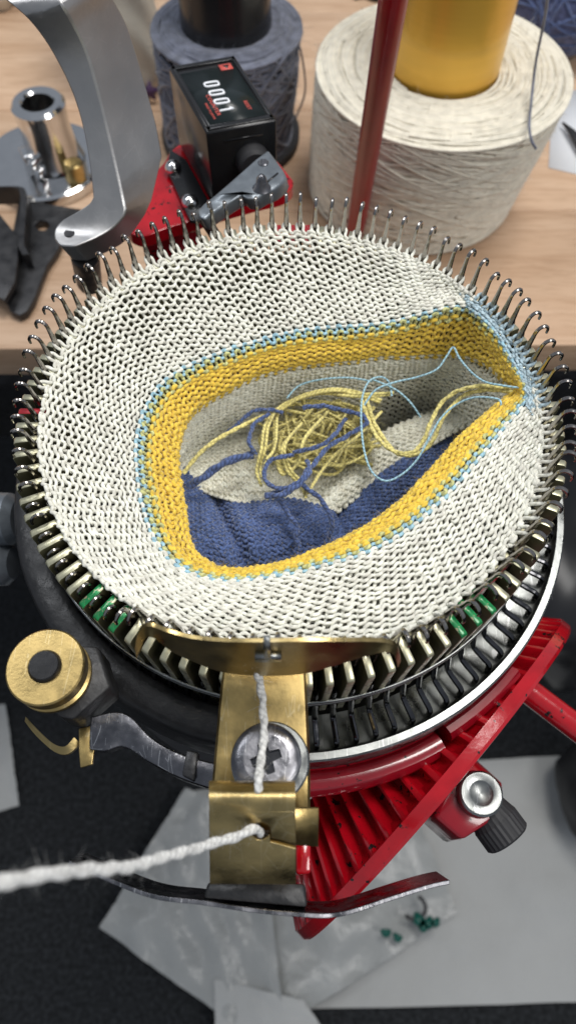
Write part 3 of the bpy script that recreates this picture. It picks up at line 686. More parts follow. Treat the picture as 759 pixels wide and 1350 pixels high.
MB().cyl(GC + n_ * .02, GC + n_ * 1.5, 1.1, n=40, bev=.1).build('wheel_boss', M['red_paint'], gear)
a, b_ = at(684, 902, -6.6), at(800, 990, -6.6)
tag(MB().cyl(a, b_, .36, n=32, bev=.05).build('handle_rod', M['red_paint']), 'shiny red crank rod running off to the right from behind the gear', 'rod')
# clamp lug with steel pin and black knurled knob
lug = tag(empty('clamp_lug', at(610, 1075, -6)), 'red lug with round steel pin and knurled black knob beside the crank gear', 'clamp')
q = [at(*p, -5.1) for p in [(590, 1035), (625, 1012), (662, 1040), (655, 1078), (608, 1108), (570, 1075)]]
MB().prism(q, (0, 0, -1.8)).build('lug_block', M['dark_red_paint'], lug, smooth=False, bevel=.12)
c = at(634, 1046, -4.7)
MB().lathe([(.001, -.09), (.20, -.06), (.27, 0), (.30, .02), (.47, .02), (.52, -.03), (.53, -.6)], c, 40).build('steel_pin', M['silver_ring'], lug)
kc = at(650, 1080, -5.6); kd = V(.55, -.75, -.1); kd /= np.linalg.norm(kd)
b = MB(); pr = []
nk = 56
P = [[kc + kd * s_ + (V(-kd[1], kd[0], 0) * cos(a) + np.cross(kd, V(-kd[1], kd[0], 0)) * sin(a)) * (r_ * (1 + (.03 if i % 2 and 0 < j < 4 else 0))) for j, (s_, r_) in enumerate(((-.3, .5), (0, .56), (.05, .58), (.5, .58), (.55, .54), (.56, .01)))] for i, a in enumerate(np.linspace(0, PI2, nk, endpoint=False))]
b.grid(np.array(P), closed_u=True).build('knurled_knob', M['black_rubber'], lug, auto=20)

# ---- yarn carrier in brass: curved guard plate, screw plate, folded yarn guide
car = tag(empty('yarn_carrier', at(345, 950, 0)), 'brass yarn carrier with cross-head screw and curved guard plate at the front', 'yarn carrier')
top = [(178, 858), (180, 842), (187, 829), (200, 826), (222, 834), (252, 842), (290, 846), (340, 847), (400, 846), (450, 846), (490, 846), (512, 848), (524, 855), (528, 872)]
bot = [(180, 870), (186, 855), (192, 842), (204, 842), (226, 859), (256, 873), (292, 886), (342, 891), (396, 889), (440, 878), (480, 866), (508, 860), (520, 866), (524, 880)]
def atn(px, py, R_):
    d = CM @ np.array([(px - 379.5) / FPX, -(py - 675) / FPX, -1.0])
    a = d[0] ** 2 + d[1] ** 2; b = 2 * (CAM[0] * d[0] + CAM[1] * d[1]); c = CAM[0] ** 2 + CAM[1] ** 2 - R_ ** 2
    return CAM + d * ((-b - math.sqrt(max(0, b * b - 4 * a * c))) / 2 / a)
def zsmooth(P): return P
rt = [6.42, 6.36, 6.28, 6.24, 6.20, 6.18, 6.17, 6.17, 6.17, 6.18, 6.20, 6.24, 6.30, 6.40]
tp = spline([atn(*p, r) for p, r in zip(top, rt)], 5); bp_ = spline([atn(*p, r + .10) for p, r in zip(bot, rt)], 5)
G = np.stack([tp + (bp_ - tp) * s_ for s_ in (0, .04, .35, .7, 1)], 1)
MB().slab(G, (0, .07, 0)).build('guard_plate', M['aged_brass'], car, bevel=.015)
# T-shaped slot cut lined in bright metal, and the yarn eye
for q, s_ in (([(347, 846), (356, 846), (356.5, 868), (347.5, 868)], .03), ([(336, 867), (370, 867), (371, 873), (336, 873)], .05)):
    MB().prism([atn(*p, 6.30) for p in q], (0, .10, 0)).build('slot_edge', M['silver_ring'], car, smooth=False)
# screw plate: curved sheet, lying almost level, sides folded down
xs = [(284, 283.5), (296, 292), (345, 345), (395, 402), (403, 411)]
rows = []
for y_, z_, l_, r_ in [(884, .34, 293, 403), (900, .30, 291, 404), (940, .22, 287, 406), (985, .14, 283, 408), (1030, .06, 279, 409), (1070, -.10, 277, 409), (1100, -.5, 280, 408), (1112, -.9, 284, 404)]:
    c0, c1 = at(l_, y_, z_), at(r_, y_, z_); w_ = c1 - c0
    rows.append([c0 + V(.02, 0, -.35), c0 + V(0, 0, -.10), c0 + V(.05, 0, -.015), c0 + w_ * .08, c0 + w_ * .5 + V(0, 0, .0), c0 + w_ * .92, c1 + V(-.05, 0, -.015), c1 + V(0, 0, -.10), c1 + V(-.02, 0, -.35)])
MB().slab(np.array(rows), (0, .005, -.04)).build('screw_plate', M['brass'], car)
sc_c = at(351, 1001, .22)
MB().lathe([(.3, -.05), (.66, -.05), (.69, -.03), (.69, .0), (.66, .03), (.3, .03)], sc_c + V(.07, -.03, -.02), 56).build('washer', M['silver_ring'], car)
# cross-head screw: domed disc with a real cross recess
R_ = .615; w2 = .075; l2 = .27
cross = [(-w2, -l2), (w2, -l2), (w2 + .02, -w2 - .02), (l2, -w2), (l2, w2), (w2 + .02, w2 + .02), (w2, l2), (-w2, l2), (-w2 - .02, w2 + .02), (-l2, w2), (-l2, -w2), (-w2 - .02, -w2 - .02)]
ca, sa = cos(.35), sin(.35); cross = [(x * ca - y * sa, x * sa + y * ca) for x, y in cross]
inner_r = .40
ring_in = [(inner_r * cos(a), inner_r * sin(a)) for a in np.linspace(0, PI2, 36, endpoint=False)]
b = MB(); zz = .14
b.prism([sc_c + V(x, y, zz) for x, y in ring_in], (0, 0, -.10), [[sc_c + V(x, y, zz) for x, y in cross]])
b.lathe([(inner_r, zz), (.50, zz - .012), (.58, zz - .045), (R_, zz - .085), (R_, zz - .14)], sc_c, 56)
b.build('screw_head', M['worn_steel'], car, auto=30)
MB().cyl(sc_c + V(0, 0, .0), sc_c + V(0, 0, .045), .42, n=32).build('screw_recess', M['butt_steel'], car)
# folded yarn guide in front of the screw
fr = []
L_, Rg = 275, 389
prof = [(1034, .55), (1033, .85), (1037, 1.05), (1046, 1.16), (1058, 1.15), (1070, 1.03), (1090, .80), (1110, .55), (1135, .15), (1166, -.35)]
hole_c = at(343, 1091, .8)
for k, (py, z_) in enumerate(prof):
    l, r = at(L_ + .2 * k, py, z_), at(Rg + .05 * k, py, z_)
    fr.append([l + (r - l) * s_ for s_ in np.linspace(0, 1, 9)])
fr = np.array(fr); fr = np.stack([spline(fr[:, j], 3) for j in range(fr.shape[1])], 1)
MB().slab(fr[:16], (0, .05, -.05)).build('guide_fold', M['aged_brass'], car)
# the face below the fold, with the round yarn hole and its slit
l0, r0_, l1, r1_ = fr[15][0], fr[15][-1], fr[-1][0], fr[-1][-1]
def facept(px, py):
    nrm = np.cross(r0_ - l0, l1 - l0); d = CM @ np.array([(px - 379.5) / FPX, -(py - 675) / FPX, -1.0]); return CAM + d * (nrm.dot(l0 - CAM) / nrm.dot(d))
oc = (344, 1096); hole = [(oc[0] + 13 * cos(a), oc[1] + 12 * sin(a)) for a in np.linspace(.5, PI2 + .1, 22)]
MB().prism([facept(275.5, 1070), facept(389, 1070), facept(390, 1112), facept(357, 1105)] + [facept(*p) for p in reversed(hole)] + [facept(356, 1110), facept(390, 1119), facept(390, 1166), facept(276.5, 1166)], (0, .05, -.05)).build('guide_face', M['aged_brass'], car, smooth=False, bevel=.012)
# bright brass lip seen through the hole
MB().prism([facept(*p) + V(0, .22, -.12) for p in [(312, 1085), (420, 1085), (420, 1135), (312, 1128)]], (0, .03, -.04)).build('guide_backing', M['brass'], car, smooth=False)
# red blocks either side behind, the black bracket and the long steel strip
blk = tag(empty('cam_lever', at(335, 1180, -.9)), 'long thin steel strip bent at both ends, on a black bracket below the brass carrier', 'lever')
MB().prism([at(*p, -1.0) for p in [(389, 1108), (409, 1105), (410, 1152), (390, 1154)]], (0, 0, -1.2)).build('red_block', M['red_paint'], blk, smooth=False, bevel=.06)
MB().prism([at(*p, -1.2) for p in [(276, 1112), (300, 1112), (300, 1158), (278, 1156)]], (0, 0, -1.2)).build('red_block', M['red_paint'], blk, smooth=False, bevel=.06)
MB().prism([at(*p, -.8) for p in [(274, 1163), (402, 1166), (405, 1196), (268, 1184)]], (0, 0, -1.2)).build('black_bracket', M['rough_black'], blk, smooth=False, bevel=.05)
st = spline([at(*p, z_) for p, z_ in [((91, 1134), -1.2), ((130, 1151), -1.1), ((200, 1178), -.8), ((268, 1187), -.7), ((335, 1197), -.7), ((400, 1203), -.75), ((432, 1204), -.8), ((462, 1199), -1.0), ((520, 1180), -1.3), ((565, 1166), -1.5), ((592, 1160), -1.6)]], 6)
G = np.stack([st, st + V(0, .16, -1.2)], 1); MB().slab(G, (0, -.075, 0)).build('steel_strip', M['worn_steel'], blk, bevel=.012)

# ---- brass roller on its black arm, and polished steel arm
ro = tag(empty('brass_roller', at(60, 880, -.6)), 'brass roller with black pin on a black block at the front left', 'roller')
c = at(60, 879, -.1); r_ = .745
MB().lathe([(.28, -.02), (.32, .03), (r_ - .03, .03), (r_, .0), (r_, -.30), (r_ - .10, -.36), (r_ - .10, -.44), (r_, -.50), (r_, -.62), (.3, -.62)], c, 64).build('roller_wheel', M['brass'], ro)
MB().lathe([(.001, .13), (.27, .13), (.31, .08), (.32, -.05)], c, 40).build('pin', M['black_paint'], ro)
MB().prism([at(*p, -.75) for p in [(38, 900), (78, 945), (97, 948), (146, 905), (130, 852), (60, 850)]], (0, 0, -1.0)).build('mount_block', M['rough_black'], ro, smooth=False, bevel=.06)
MB().slab(np.stack([spline([at(x, y, -1.65) for x, y in ((34, 945), (50, 962), (70, 980), (86, 984), (98, 972))], 4), spline([at(x, y, -1.75) for x, y in ((33, 951), (48, 970), (72, 991), (90, 994), (106, 980))], 4)], 1), (0, 0, -.10)).build('brass_clip', M['aged_brass'], ro)
MB().prism([at(*p, -1.6) for p in [(104, 960), (122, 956), (126, 978), (122, 1008), (106, 1012), (104, 990)]], (0, 0, -.1)).build('brass_tab', M['brass'], ro, smooth=False, bevel=.02)
ar = tag(empty('curved_steel_bar', at(200, 990, -1.5)), 'polished curved steel bar reaching from the brass roller to the carrier', 'metal bar')
u_ = [(120, 945), (150, 938), (172, 944), (200, 972), (235, 992), (275, 1004), (300, 1008)]; d_ = [(118, 988), (140, 990), (165, 985), (195, 1004), (232, 1024), (270, 1038), (300, 1044)]
U = spline([at(*p, -1.35) for p in u_], 5); D = spline([at(*p, -1.45) for p in d_], 5)
MB().slab(np.stack([U + (D - U) * s_ + V(0, 0, .05 * sin(pi * s_)) for s_ in np.linspace(0, 1, 5)], 1), (0, 0, -.28)).build('arm_bar', M['worn_steel'], ar, bevel=.03)
MB().prism([at(*p, -1.25) for p in [(246, 988), (262, 992), (256, 1030), (240, 1022)]], (0, 0, -.3)).build('arm_collar', M['dark_steel'], ar, smooth=False, bevel=.03)

# ---- aluminium arm at the back left
arm = tag(empty('ribber_arm', at(110, 320, -1)), 'cast aluminium arm rising from its foot at the back left of the needles', 'arm')
zy = lambda py: np.interp(py, [0, 60, 240, 300, 330], [4.2, 3.1, .1, -.75, -.8])
lft = [(-12, -14), (22, 12), (45, 35), (68, 68), (92, 115), (107, 160), (116, 205), (121, 245), (122, 262), (116, 270), (100, 280), (82, 290), (72, 302), (72, 315), (80, 324)]
rgt = [(58, -30), (78, 0), (96, 30), (113, 64), (124, 100), (137, 150), (150, 205), (162, 260), (166, 278), (160, 290), (145, 303), (120, 316), (98, 325)]
L3 = spline([at(x, y, zy(y)) for x, y in lft], 3); R3 = spline([at(x, y, zy(y)) for x, y in rgt], 3)
L3, R3 = resample(L3, 44), resample(R3, 44)
G = np.stack([L3 + (R3 - L3) * s_ for s_ in np.linspace(0, 1, 5)], 1)
top_off = V(1.0, 1.5, -.1); q = np.linspace(0, 1, 44)[:, None, None]
offs = np.where(q < .80, top_off, V(.15, .25, -.75)); k_ = np.clip((q - .70) / .14, 0, 1); offs = top_off * np.clip(.70 + .5 * q, .7, 1) * (1 - k_) + V(.12, .3, -.8) * k_
MB().slab(G, np.broadcast_to(offs, G.shape)).build('arm_casting', M['aluminium'], arm, auto=40, bevel=.045)
c = at(92, 308, -.78)
MB().cyl(c + V(0, 0, -.05), c + V(0, 0, .03), .15, n=20).build('foot_pin', M['dark_steel'], arm)
c = at(110, 331, -1.2)
MB().cyl(c + V(0, .12, 0), c + V(0, .0, 0), .08, n=14).build('set_screw', M['dark_steel'], arm)
MB().cyl(at(112, 335, -1.7), at(118, 372, -4.5), .42, n=24).build('foot_stud', M['dark_steel'], arm)

# ---- red post casting that carries the counter
post = tag(empty('red_post', at(210, 270, ZT)), 'red painted casting with rounded top behind the needles, under the counter', 'casting')
z = -2.75
tip = spline([at(*p, z) for p in [(216, 215), (196, 235), (180, 262), (168, 285), (166, 298), (174, 308), (192, 311), (222, 300), (250, 292), (290, 278), (340, 264), (372, 256), (386, 244), (380, 230), (340, 190), (280, 170), (230, 195)]], 3, closed=True)
MB().prism(tip, (0, 0, -.45)).build('top_plate', M['red_paint'], post, smooth=True, bevel=.12)
q = [at(*p, -3.2) for p in [(182, 300), (222, 292), (262, 270), (240, 235), (205, 245), (180, 275)]]
MB().prism(q, (0, 0, -7.75)).build('column', M['dark_red_paint'], post, smooth=False, bevel=.2)

# ---- tally counter
z = 0.0; A_, B_, C_, D_ = [at(*p, z) for p in [(222, 88), (308, 73), (367, 158), (272, 175)]]
B_ = A_ + (C_ - D_) * .5 + (B_ - A_) * .5; C_ = D_ + (B_ - A_)
ctr = tag(empty('tally_counter', (A_ + C_) / 2 + V(0, 0, -2.7)), 'black box counter reading 0001 in white digits, screwed to the red casting', 'counter')
h_ = 2.65
MB().hexa([p + V(0, 0, -h_) for p in (A_, B_, C_, D_)], [A_, B_, C_, D_]).build('case', M['black_paint'], ctr, smooth=False, bevel=.07)
ux = (B_ - A_) / np.linalg.norm(B_ - A_); uy = (A_ - D_); uy /= np.linalg.norm(uy); W_, H_ = np.linalg.norm(B_ - A_), np.linalg.norm(A_ - D_)
def face(u, v, dz=0): return D_ + (B_ - A_) * u + (A_ - D_) * v + V(0, 0, dz)
# raised rim of the lid and the glass
for (u0, v0, u1, v1) in ((.03, .02, .97, .07), (.03, .93, .97, .98), (.03, .02, .08, .98), (.92, .02, .97, .98)):
    MB().hexa([face(u0, v0, 0), face(u1, v0, 0), face(u1, v1, 0), face(u0, v1, 0)], [face(u0, v0, .04), face(u1, v0, .04), face(u1, v1, .04), face(u0, v1, .04)]).build('lid_rim', M['black_paint'], ctr, smooth=False, bevel=.015)
MB().hexa([face(*p) for p in ((.10, .09), (.90, .09), (.90, .86), (.10, .86))], [face(*p, .012) for p in ((.10, .09), (.90, .09), (.90, .86), (.10, .86))]).build('window', M['glass_window'], ctr, smooth=False)
down = -uy; right_ = ux   # text reads towards the viewer, along the long side; its up is along +ux
def pxface(px, py, dz=.03): p = at(px, py, z + dz); return p
for k, (px, py) in enumerate([(279, 111), (285.6, 122.3), (292.2, 133.6)]):
    c = pxface(px, py); hw, hh_ = .215, .10; sh = .03; q = []
    for a in np.linspace(0, PI2, 28, endpoint=False):
        x = np.sign(cos(a)) * abs(cos(a)) ** .45 * hw; y = np.sign(sin(a)) * abs(sin(a)) ** .45 * hh_
        q.append(c + ux * x - uy * (y + sh * x))
    MB().tube(q, .034, 6, closed=True).build('digit', M['digit_white'], ctr, recalc=False)
c = pxface(299, 144.5)
MB().tube([c - ux * .22, c + ux * .12, c + ux * .21 - uy * .0], .034, 6).tube([c + ux * .21, c + ux * .12 + uy * .09], .024, 6).build('digit', M['digit_white'], ctr, recalc=False)
# text turned into meshes below
def text(body, px, py, size, mat, name, sx=1.0):
    cu = bpy.data.curves.new(name, 'FONT'); cu.body = body; cu.size = size * S; cu.extrude = .003 * S; cu.align_x = 'CENTER'; cu.align_y = 'CENTER'; cu.space_character = 1.1
    o = bpy.data.objects.new(name, cu); COL.objects.link(o); dg = bpy.context.evaluated_depsgraph_get(); me = bpy.data.meshes.new_from_object(o.evaluated_get(dg))
    bpy.data.objects.remove(o); me.materials.clear(); me.materials.append(mat)
    m = Matrix((Vector(down) * sx, Vector(right_), Vector((0, 0, 1)))).transposed().to_4x4(); m.translation = Vector(at(px, py, z + .022)) * S
    me.transform(m); return link_mesh(name, me, mat, ctr)
text('COUNTER', 281, 138.5, .17, M['print_red'], 'lettering', 1.25)
text('MADE IN JAPAN', 277, 146.5, .105, M['print_red'], 'lettering', 1.0)
text('RESET', 326, 138.5, .16, M['print_red'], 'lettering', 1.0)
sq = [face(.68, .80, .016), face(.86, .80, .016), face(.86, .89, .016), face(.68, .89, .016)]
MB().prism(sq, (0, 0, .006)).build('logo_square', M['print_red'], ctr, smooth=False)
MB().prism([face(.73, .87, .024), face(.83, .87, .024), face(.78, .815, .024)], (0, 0, .004)).build('logo_triangle', M['black_paint'], ctr, smooth=False)
fn = np.cross(ux, [0, 0, 1.])   # front face normal, towards the viewer
fc = (D_ + C_) / 2 + V(0, 0, -1.1)
MB().lathe([(.01, .42), (.42, .42), (.5, .34), (.52, 0)], fc + ux * .25, 40, axis=fn).build('shaft_boss', M['black_rubber'], ctr)
q0 = D_ + ux * .5 + V(0, 0, -.38); MB().hexa([q0, q0 + ux * 1.2, q0 + ux * 1.2 + V(0, 0, .04), q0 + V(0, 0, .04)], [p + fn * .03 for p in (q0, q0 + ux * 1.2, q0 + ux * 1.2 + V(0, 0, .04), q0 + V(0, 0, .04))]).build('front_rib', M['black_paint'], ctr, smooth=False)
fl = [at(*p, -2.55) for p in [(224, 196), (246, 210), (274, 262), (262, 292), (250, 290), (220, 222)]]
MB().prism(fl, (0, 0, -.14)).build('foot_flange', M['black_paint'], ctr, smooth=False, bevel=.04)
for px, py in ((228, 219), (250, 264)):
    c = at(px, py, -2.45); MB().lathe([(.001, .17), (.12, .155), (.22, .09), (.27, 0), (.27, -.1)], c, 28).build('screw', M['chrome'], ctr)
    MB().box(c + V(0, 0, .165), (.30, .04, .02), .5).build('screw_slot', M['dark_steel'], ctr, smooth=False)

# ---- grey cast lever in front of the counter
lv = tag(empty('counter_lever', at(310, 240, -.3)), 'grey cast lever clamped on the counter shaft, with screw and slot', 'lever')
z = .1
out = spline([at(*p, z) for p in [(353, 197), (366, 214), (377, 231), (372, 241)]], 2).tolist() + [at(*p, z) for p in [(362, 249), (350, 254), (338, 262), (324, 262), (318, 256), (296, 270), (276, 284), (270, 290), (262, 286), (260, 277), (266, 270), (285, 255), (318, 226), (336, 210)]]
MB().prism(out, (.1, .15, -.5)).build('lever_casting', M['grey_casting'], lv, smooth=False, bevel=.07)
MB().prism([at(*p, z + .005) for p in [(350, 240), (366, 227), (367, 229), (351, 242.5)]], (0, 0, .004)).build('clamp_slot', M['black_paint'], lv, smooth=False)
c = at(347, 214, z + .02); MB().lathe([(.001, .03), (.12, .03), (.15, 0), (.15, -.05)], c, 24).build('screw', M['worn_steel'], lv)
c = at(345, 248, z); MB().lathe([(.001, .42), (.07, .40), (.13, .32), (.17, .12), (.26, 0)], c, 28).build('stud', M['worn_steel'], lv)
MB().cyl(at(266, 282, 0), at(296, 330, -2.6), .17, n=20).build('lever_shaft', M['dark_steel'], lv)

# ---- red yarn mast
P0 = at(467, 312, ZT); r = CM @ np.array([(523 - 379.5) / FPX, 1.0 * (675 + 30) / FPX, -1.0]); P1 = CAM + r * 34.6 * .53
tag(MB().cyl(P0, P1 + (P1 - P0) * .3, .42, .40, n=40).build('yarn_mast', M['rod_red']), 'tall dark red rod leaning in front of the cream cone', 'rod')

# ================================================================== the knitted tube
class Surf:
    """point and normal on a grid surface addressed by (row, wale) in index units of the grid"""
    def __init__(s, G, ur, uw, closed):
        s.G = G; s.ur = ur; s.uw = uw; s.closed = closed   # grid[ri, wi]; samples per unit
        a = np.gradient(G, axis=0)
        b = (np.roll(G, -1, 1) - np.roll(G, 1, 1)) / 2 if closed else np.gradient(G, axis=1)
        n = np.cross(b, a); n /= np.linalg.norm(n, axis=2)[..., None] + 1e-12; s.N = n
    def ev(s, r, w):
        R_ = np.clip(np.asarray(r) * s.ur, 0, s.G.shape[0] - 1.001); W_ = np.asarray(w) * s.uw; nW = s.G.shape[1]
        if not s.closed: W_ = np.clip(W_, 0, nW - 1.001)
        i = np.floor(R_).astype(int); j = np.floor(W_).astype(int); f = (R_ - i)[:, None]; g = (W_ - j)[:, None]
        j0, j1 = (j % nW, (j + 1) % nW) if s.closed else (j, j + 1)
        def q(A): return (A[i, j0] * (1 - g) + A[i, j1] * g) * (1 - f) + (A[i + 1, j0] * (1 - g) + A[i + 1, j1] * g) * f
        n = q(s.N); return q(s.G), n / (np.linalg.norm(n, axis=1)[:, None] + 1e-12)
def knit_row(mb, surf, rowfn, w0, w1, yr, a=.13, hh=.82, b=.05, sgn=1, sides=6, spp=12, jit=.014, closed=False, store=None):
    """one course of reverse-side stitches between wales w0 and w1; rowfn maps (j offset, wale) to a surface row"""
    n = int((w1 - w0) * spp) + (0 if closed else 1); t = np.arange(n) / spp * PI2; base = w0 + t / PI2
    kx = np.interp(base, np.arange(math.floor(w0), math.ceil(w1) + 2), RNG.normal(size=math.ceil(w1) + 2 - math.floor(w0)))
    ky = np.interp(base, np.arange(math.floor(w0), math.ceil(w1) + 2), RNG.normal(size=math.ceil(w1) + 2 - math.floor(w0)))
    wv = base + a * np.sin(2 * t) + jit * kx
    off = -hh * np.cos(t) * (1 + .12 * kx) + jit * 2 * ky
    P, N = surf.ev(rowfn(off, wv), wv)
    P = P + N * (sgn * b * np.cos(2 * t) + .012 * ky)[:, None]
    T = np.roll(P, -1, 0) - np.roll(P, 1, 0) if closed else np.gradient(P, axis=0)
    T /= np.linalg.norm(T, axis=1)[:, None] + 1e-12
    Np = N - T * np.sum(N * T, 1)[:, None]; Np /= np.linalg.norm(Np, axis=1)[:, None] + 1e-12
    mb.tubeN(P, T, Np, yr * (1 + .10 * kx), sides, closed, cap=False)
    if store is not None: store[0].append(P); store[1].append(N)

# outline of the pale blue course (photo pixels, from the right tip anticlockwise) and heights
O1 = [(699, 508, .15), (693, 470, .12), (677, 438, .16), (646, 410, .14), (602, 405, .0), (560, 414, -.22), (520, 425, -.5), (480, 431, -.55), (430, 434, -.6), (380, 441, -.6), (330, 454, -.6),
      (285, 469, -.6), (245, 486, -.6), (212, 510, -.6), (192, 542, -.6), (182, 580, -.6), (182, 620, -.55), (188, 660, -.5), (200, 700, -.42), (217, 730, -.36), (245, 753, -.32), (288, 765, -.30), (340, 763, -.28),
      (390, 754, -.26), (440, 741, -.24), (480, 728, -.22), (520, 708, -.2), (560, 678, -.18), (600, 638, -.15), (636, 596, -.1), (664, 562, -.03), (688, 534, .08)]
O2 = [(686, 510, .02), (668, 497, -.22), (650, 478, -.42), (618, 462, -.85), (580, 458, -1.25), (545, 461, -1.3), (505, 462, -1.2), (470, 467, -1.2), (430, 471, -1.15), (385, 477, -1.15), (340, 488, -1.15),
      (300, 508, -1.15), (268, 525, -1.15), (246, 548, -1.1), (236, 575, -1.1), (232, 605, -1.05), (236, 640, -1.0), (242, 675, -.9), (246, 705, -.75), (256, 728, -.6), (276, 744, -.5), (300, 752, -.42), (345, 749, -.38),
      (390, 738, -.36), (430, 722, -.34), (465, 706, -.32), (500, 684, -.30), (536, 655, -.28), (572, 617, -.26), (604, 580, -.24), (640, 548, -.22), (672, 522, -.3)]
def outline(O):
    P = np.array([at(x, y, z) for x, y, z in O]); return spline(P, 12, closed=True)
NS = NN * 4
c1 = resample(outline(O1), NS, True); c2d = outline(O2)
# pair the second outline with the first by the shared index of control points
idx = np.arange(len(O1) * 12)
s1 = outline(O1); L1 = np.r_[0, np.cumsum(np.linalg.norm(np.diff(np.vstack([s1, s1[:1]]), axis=0), axis=1))]
tgt = np.linspace(0, L1[-1], NS, endpoint=False); par = np.interp(tgt, L1, np.arange(len(L1)))
ci = lambda A, p: np.stack([np.interp(p, np.arange(len(A) + 1), np.r_[A[:, k], A[0, k]]) for k in range(3)], 1)
c1 = ci(s1, par); c2 = ci(c2d, par)
TH0 = radians(3)
wale0 = (TH0 - AZ0) / DA - .5            # wale index (needle k) at the tip
uu = np.arange(NS) / 4.0                  # wale coordinate relative to the tip
theta = AZ0 + (wale0 + uu + .5) * DA
zr = np.interp((np.degrees(theta) + 180) % 360 - 180, [-180, -150, -120, -60, -20, 0, 90, 180], [.22, .06, .1, .06, .2, .28, .3, .22])
c0 = np.stack([5.60 * np.cos(theta), 5.60 * np.sin(theta), zr], 1)
cen = c2.mean(0)
wd_ = np.linalg.norm(c1 - c0, axis=1)
sag = np.clip(wd_ / 2, 0, 1) * .10
k0 = c0; k1 = (c0 + c1) / 2 - np.outer(sag, [0, 0, 1]); k2 = c1
k3 = (c1 + c2) / 2 + np.array([0, 0, .02]); k4 = c2
inw = (c2 - cen); inw[:, 2] = 0; inw /= np.linalg.norm(inw, axis=1)[:, None]
k5 = c2 + inw * .12 - np.array([0, 0, .55]); k6 = c2 + inw * .25 + np.array([0, 0, 0]); k6[:, 2] = -2.9; k7 = k6 - inw * .05; k7[:, 2] = -5.2
Ks = [k0, k1, k2, k3, k4, k5, k6, k7]; RK = [0, 8.5, 17, 20.5, 24, 27, 37, 49]
from_u = np.array([spline([K[i] for K in Ks], 8) for i in range(NS)])      # NS x 57 x 3
rr = np.arange(0, 49 * 4 + 1) / 4.0
up_idx = np.interp(rr, RK, np.arange(8) * 8.0)
G = np.empty((len(rr), NS, 3))
for i in range(NS):
    for k in range(3): G[:, i, k] = np.interp(up_idx, np.arange(57), from_u[i][:, k])
RR = np.hypot(G[..., 0], G[..., 1]); lim = np.interp(rr, [0, 17, 20, 49], [5.62, 5.44, 5.40, 5.38])[:, None]; k_ = np.minimum(1, lim / RR); G[..., 0] *= k_; G[..., 1] *= k_
surf = Surf(G, 4, 4, True)
if surf.N[20, NS // 4][2] < 0: surf.N *= -1
sock = tag(empty('knitted_tube', (0, 0, .2)), 'knitted tube hanging from the needles: white fabric, pale blue line, yellow band, navy inside', 'knitting')
HMIN = .088
def width(w): return np.interp(np.asarray(w) % NN, np.r_[uu, NN], np.r_[wd_, wd_[0]])
def rowfn_white(j):
    def f(off, w):
        wd = width(w); h = np.maximum(wd / 17, HMIN); return 17 * (1 - (j - off) * h / wd)
    return f
white, pale, fz = MB(), MB(), ([], [])
for j in range(1, 17):
    wv = np.arange(NN); ok = (j + .5) * np.maximum(width(wv + .5) / 17, HMIN) <= width(wv + .5) * 1.0
    tipz = np.array([((w_ < 11) or w_ > NN - 3) and j < 5 for w_ in wv])
    cls = np.where(ok, np.where(tipz, 2, 1), 0); k = 0
    if (cls == 1).all(): knit_row(white, surf, rowfn_white(j), 0, NN, .041, b=.046, hh=.78, a=.125, closed=True, store=fz); continue
    # start runs where the class changes
    st = next(i for i in range(NN) if cls[i] != cls[i - 1]); i = st
    while i < st + NN:
        c_ = cls[i % NN]; e = i
        while e < st + NN and cls[e % NN] == c_: e += 1
        if c_: knit_row(white if c_ == 1 else pale, surf, rowfn_white(j), i, e, .041 if c_ == 1 else .036, b=.046, hh=.78, a=.125, store=fz)
        i = e
# loops held on the needles
for a_, dz, ad in NEEDLES:
    w_ = ((a_ - theta[0]) % PI2) / DA; tgt_ = pale if 0 < (ad) < 38 else white
    P, N = surf.ev([1.0, .4, .4, 1.0], [w_ - .36, w_ - .2, w_ + .2, w_ + .36])
    zt_ = np.clip(.36 + dz * .55, .05, .4)
    if dz < -.3 or -125 < ad < -33: q = [P[0], P[1] + V(0, 0, .02), pol(5.56, a_ - .014, .16), pol(5.62, a_, .12), pol(5.56, a_ + .014, .16), P[2] + V(0, 0, .02), P[3]]
    else: q = [P[0], P[1] + V(0, 0, .03), pol(5.70, a_ - .015, zt_), pol(5.79, a_, zt_ + .03), pol(5.70, a_ + .015, zt_), P[2] + V(0, 0, .03), P[3]]
    tgt_.tube(spline(q, 4), .042, 6, cap=False)
white.build('white_fabric', M['fabric_white'], sock, recalc=False, kind='stuff')
pale.build('pale_blue_loops', M['pale_blue_yarn'], sock, recalc=False, kind='stuff')
plain = lambda r: (lambda off, w: r + off)
blue, mixed, yellow, cream = MB(), MB(), MB(), MB(); fy = ([], [])
knit_row(blue, surf, plain(17.1), 0, NN, .042, b=.03, a=.09, hh=.55, closed=True)
knit_row(mixed, surf, plain(18.15), 0, NN, .046, b=.045, closed=True)
for r in np.linspace(19.25, 25.6, 7): knit_row(yellow, surf, plain(r), 0, NN, .051, b=.04, hh=.76, closed=True, store=fy)
for r in np.arange(26.6, 47.5, 1.0): knit_row(cream, surf, plain(r), 0, NN, .050, b=.04, hh=.8, closed=True, sides=5, spp=10)
blue.build('pale_blue_course', M['blue_yarn'], sock, recalc=False, kind='stuff')
mixed.build('blue_yellow_course', M['mixed_yarn'], sock, recalc=False, kind='stuff')
yellow.build('yellow_band', M['yellow_yarn'], sock, recalc=False, kind='stuff')
cream.build('inner_wall', M['cream_yarn'], sock, recalc=False, kind='stuff')
f = MB(); fuzz(f, np.vstack(fz[0]), np.vstack(fz[1]), 6500, .15, .0026, 1, .6); f.build('white_fibres', M['fabric_white'], sock, recalc=False, kind='stuff')
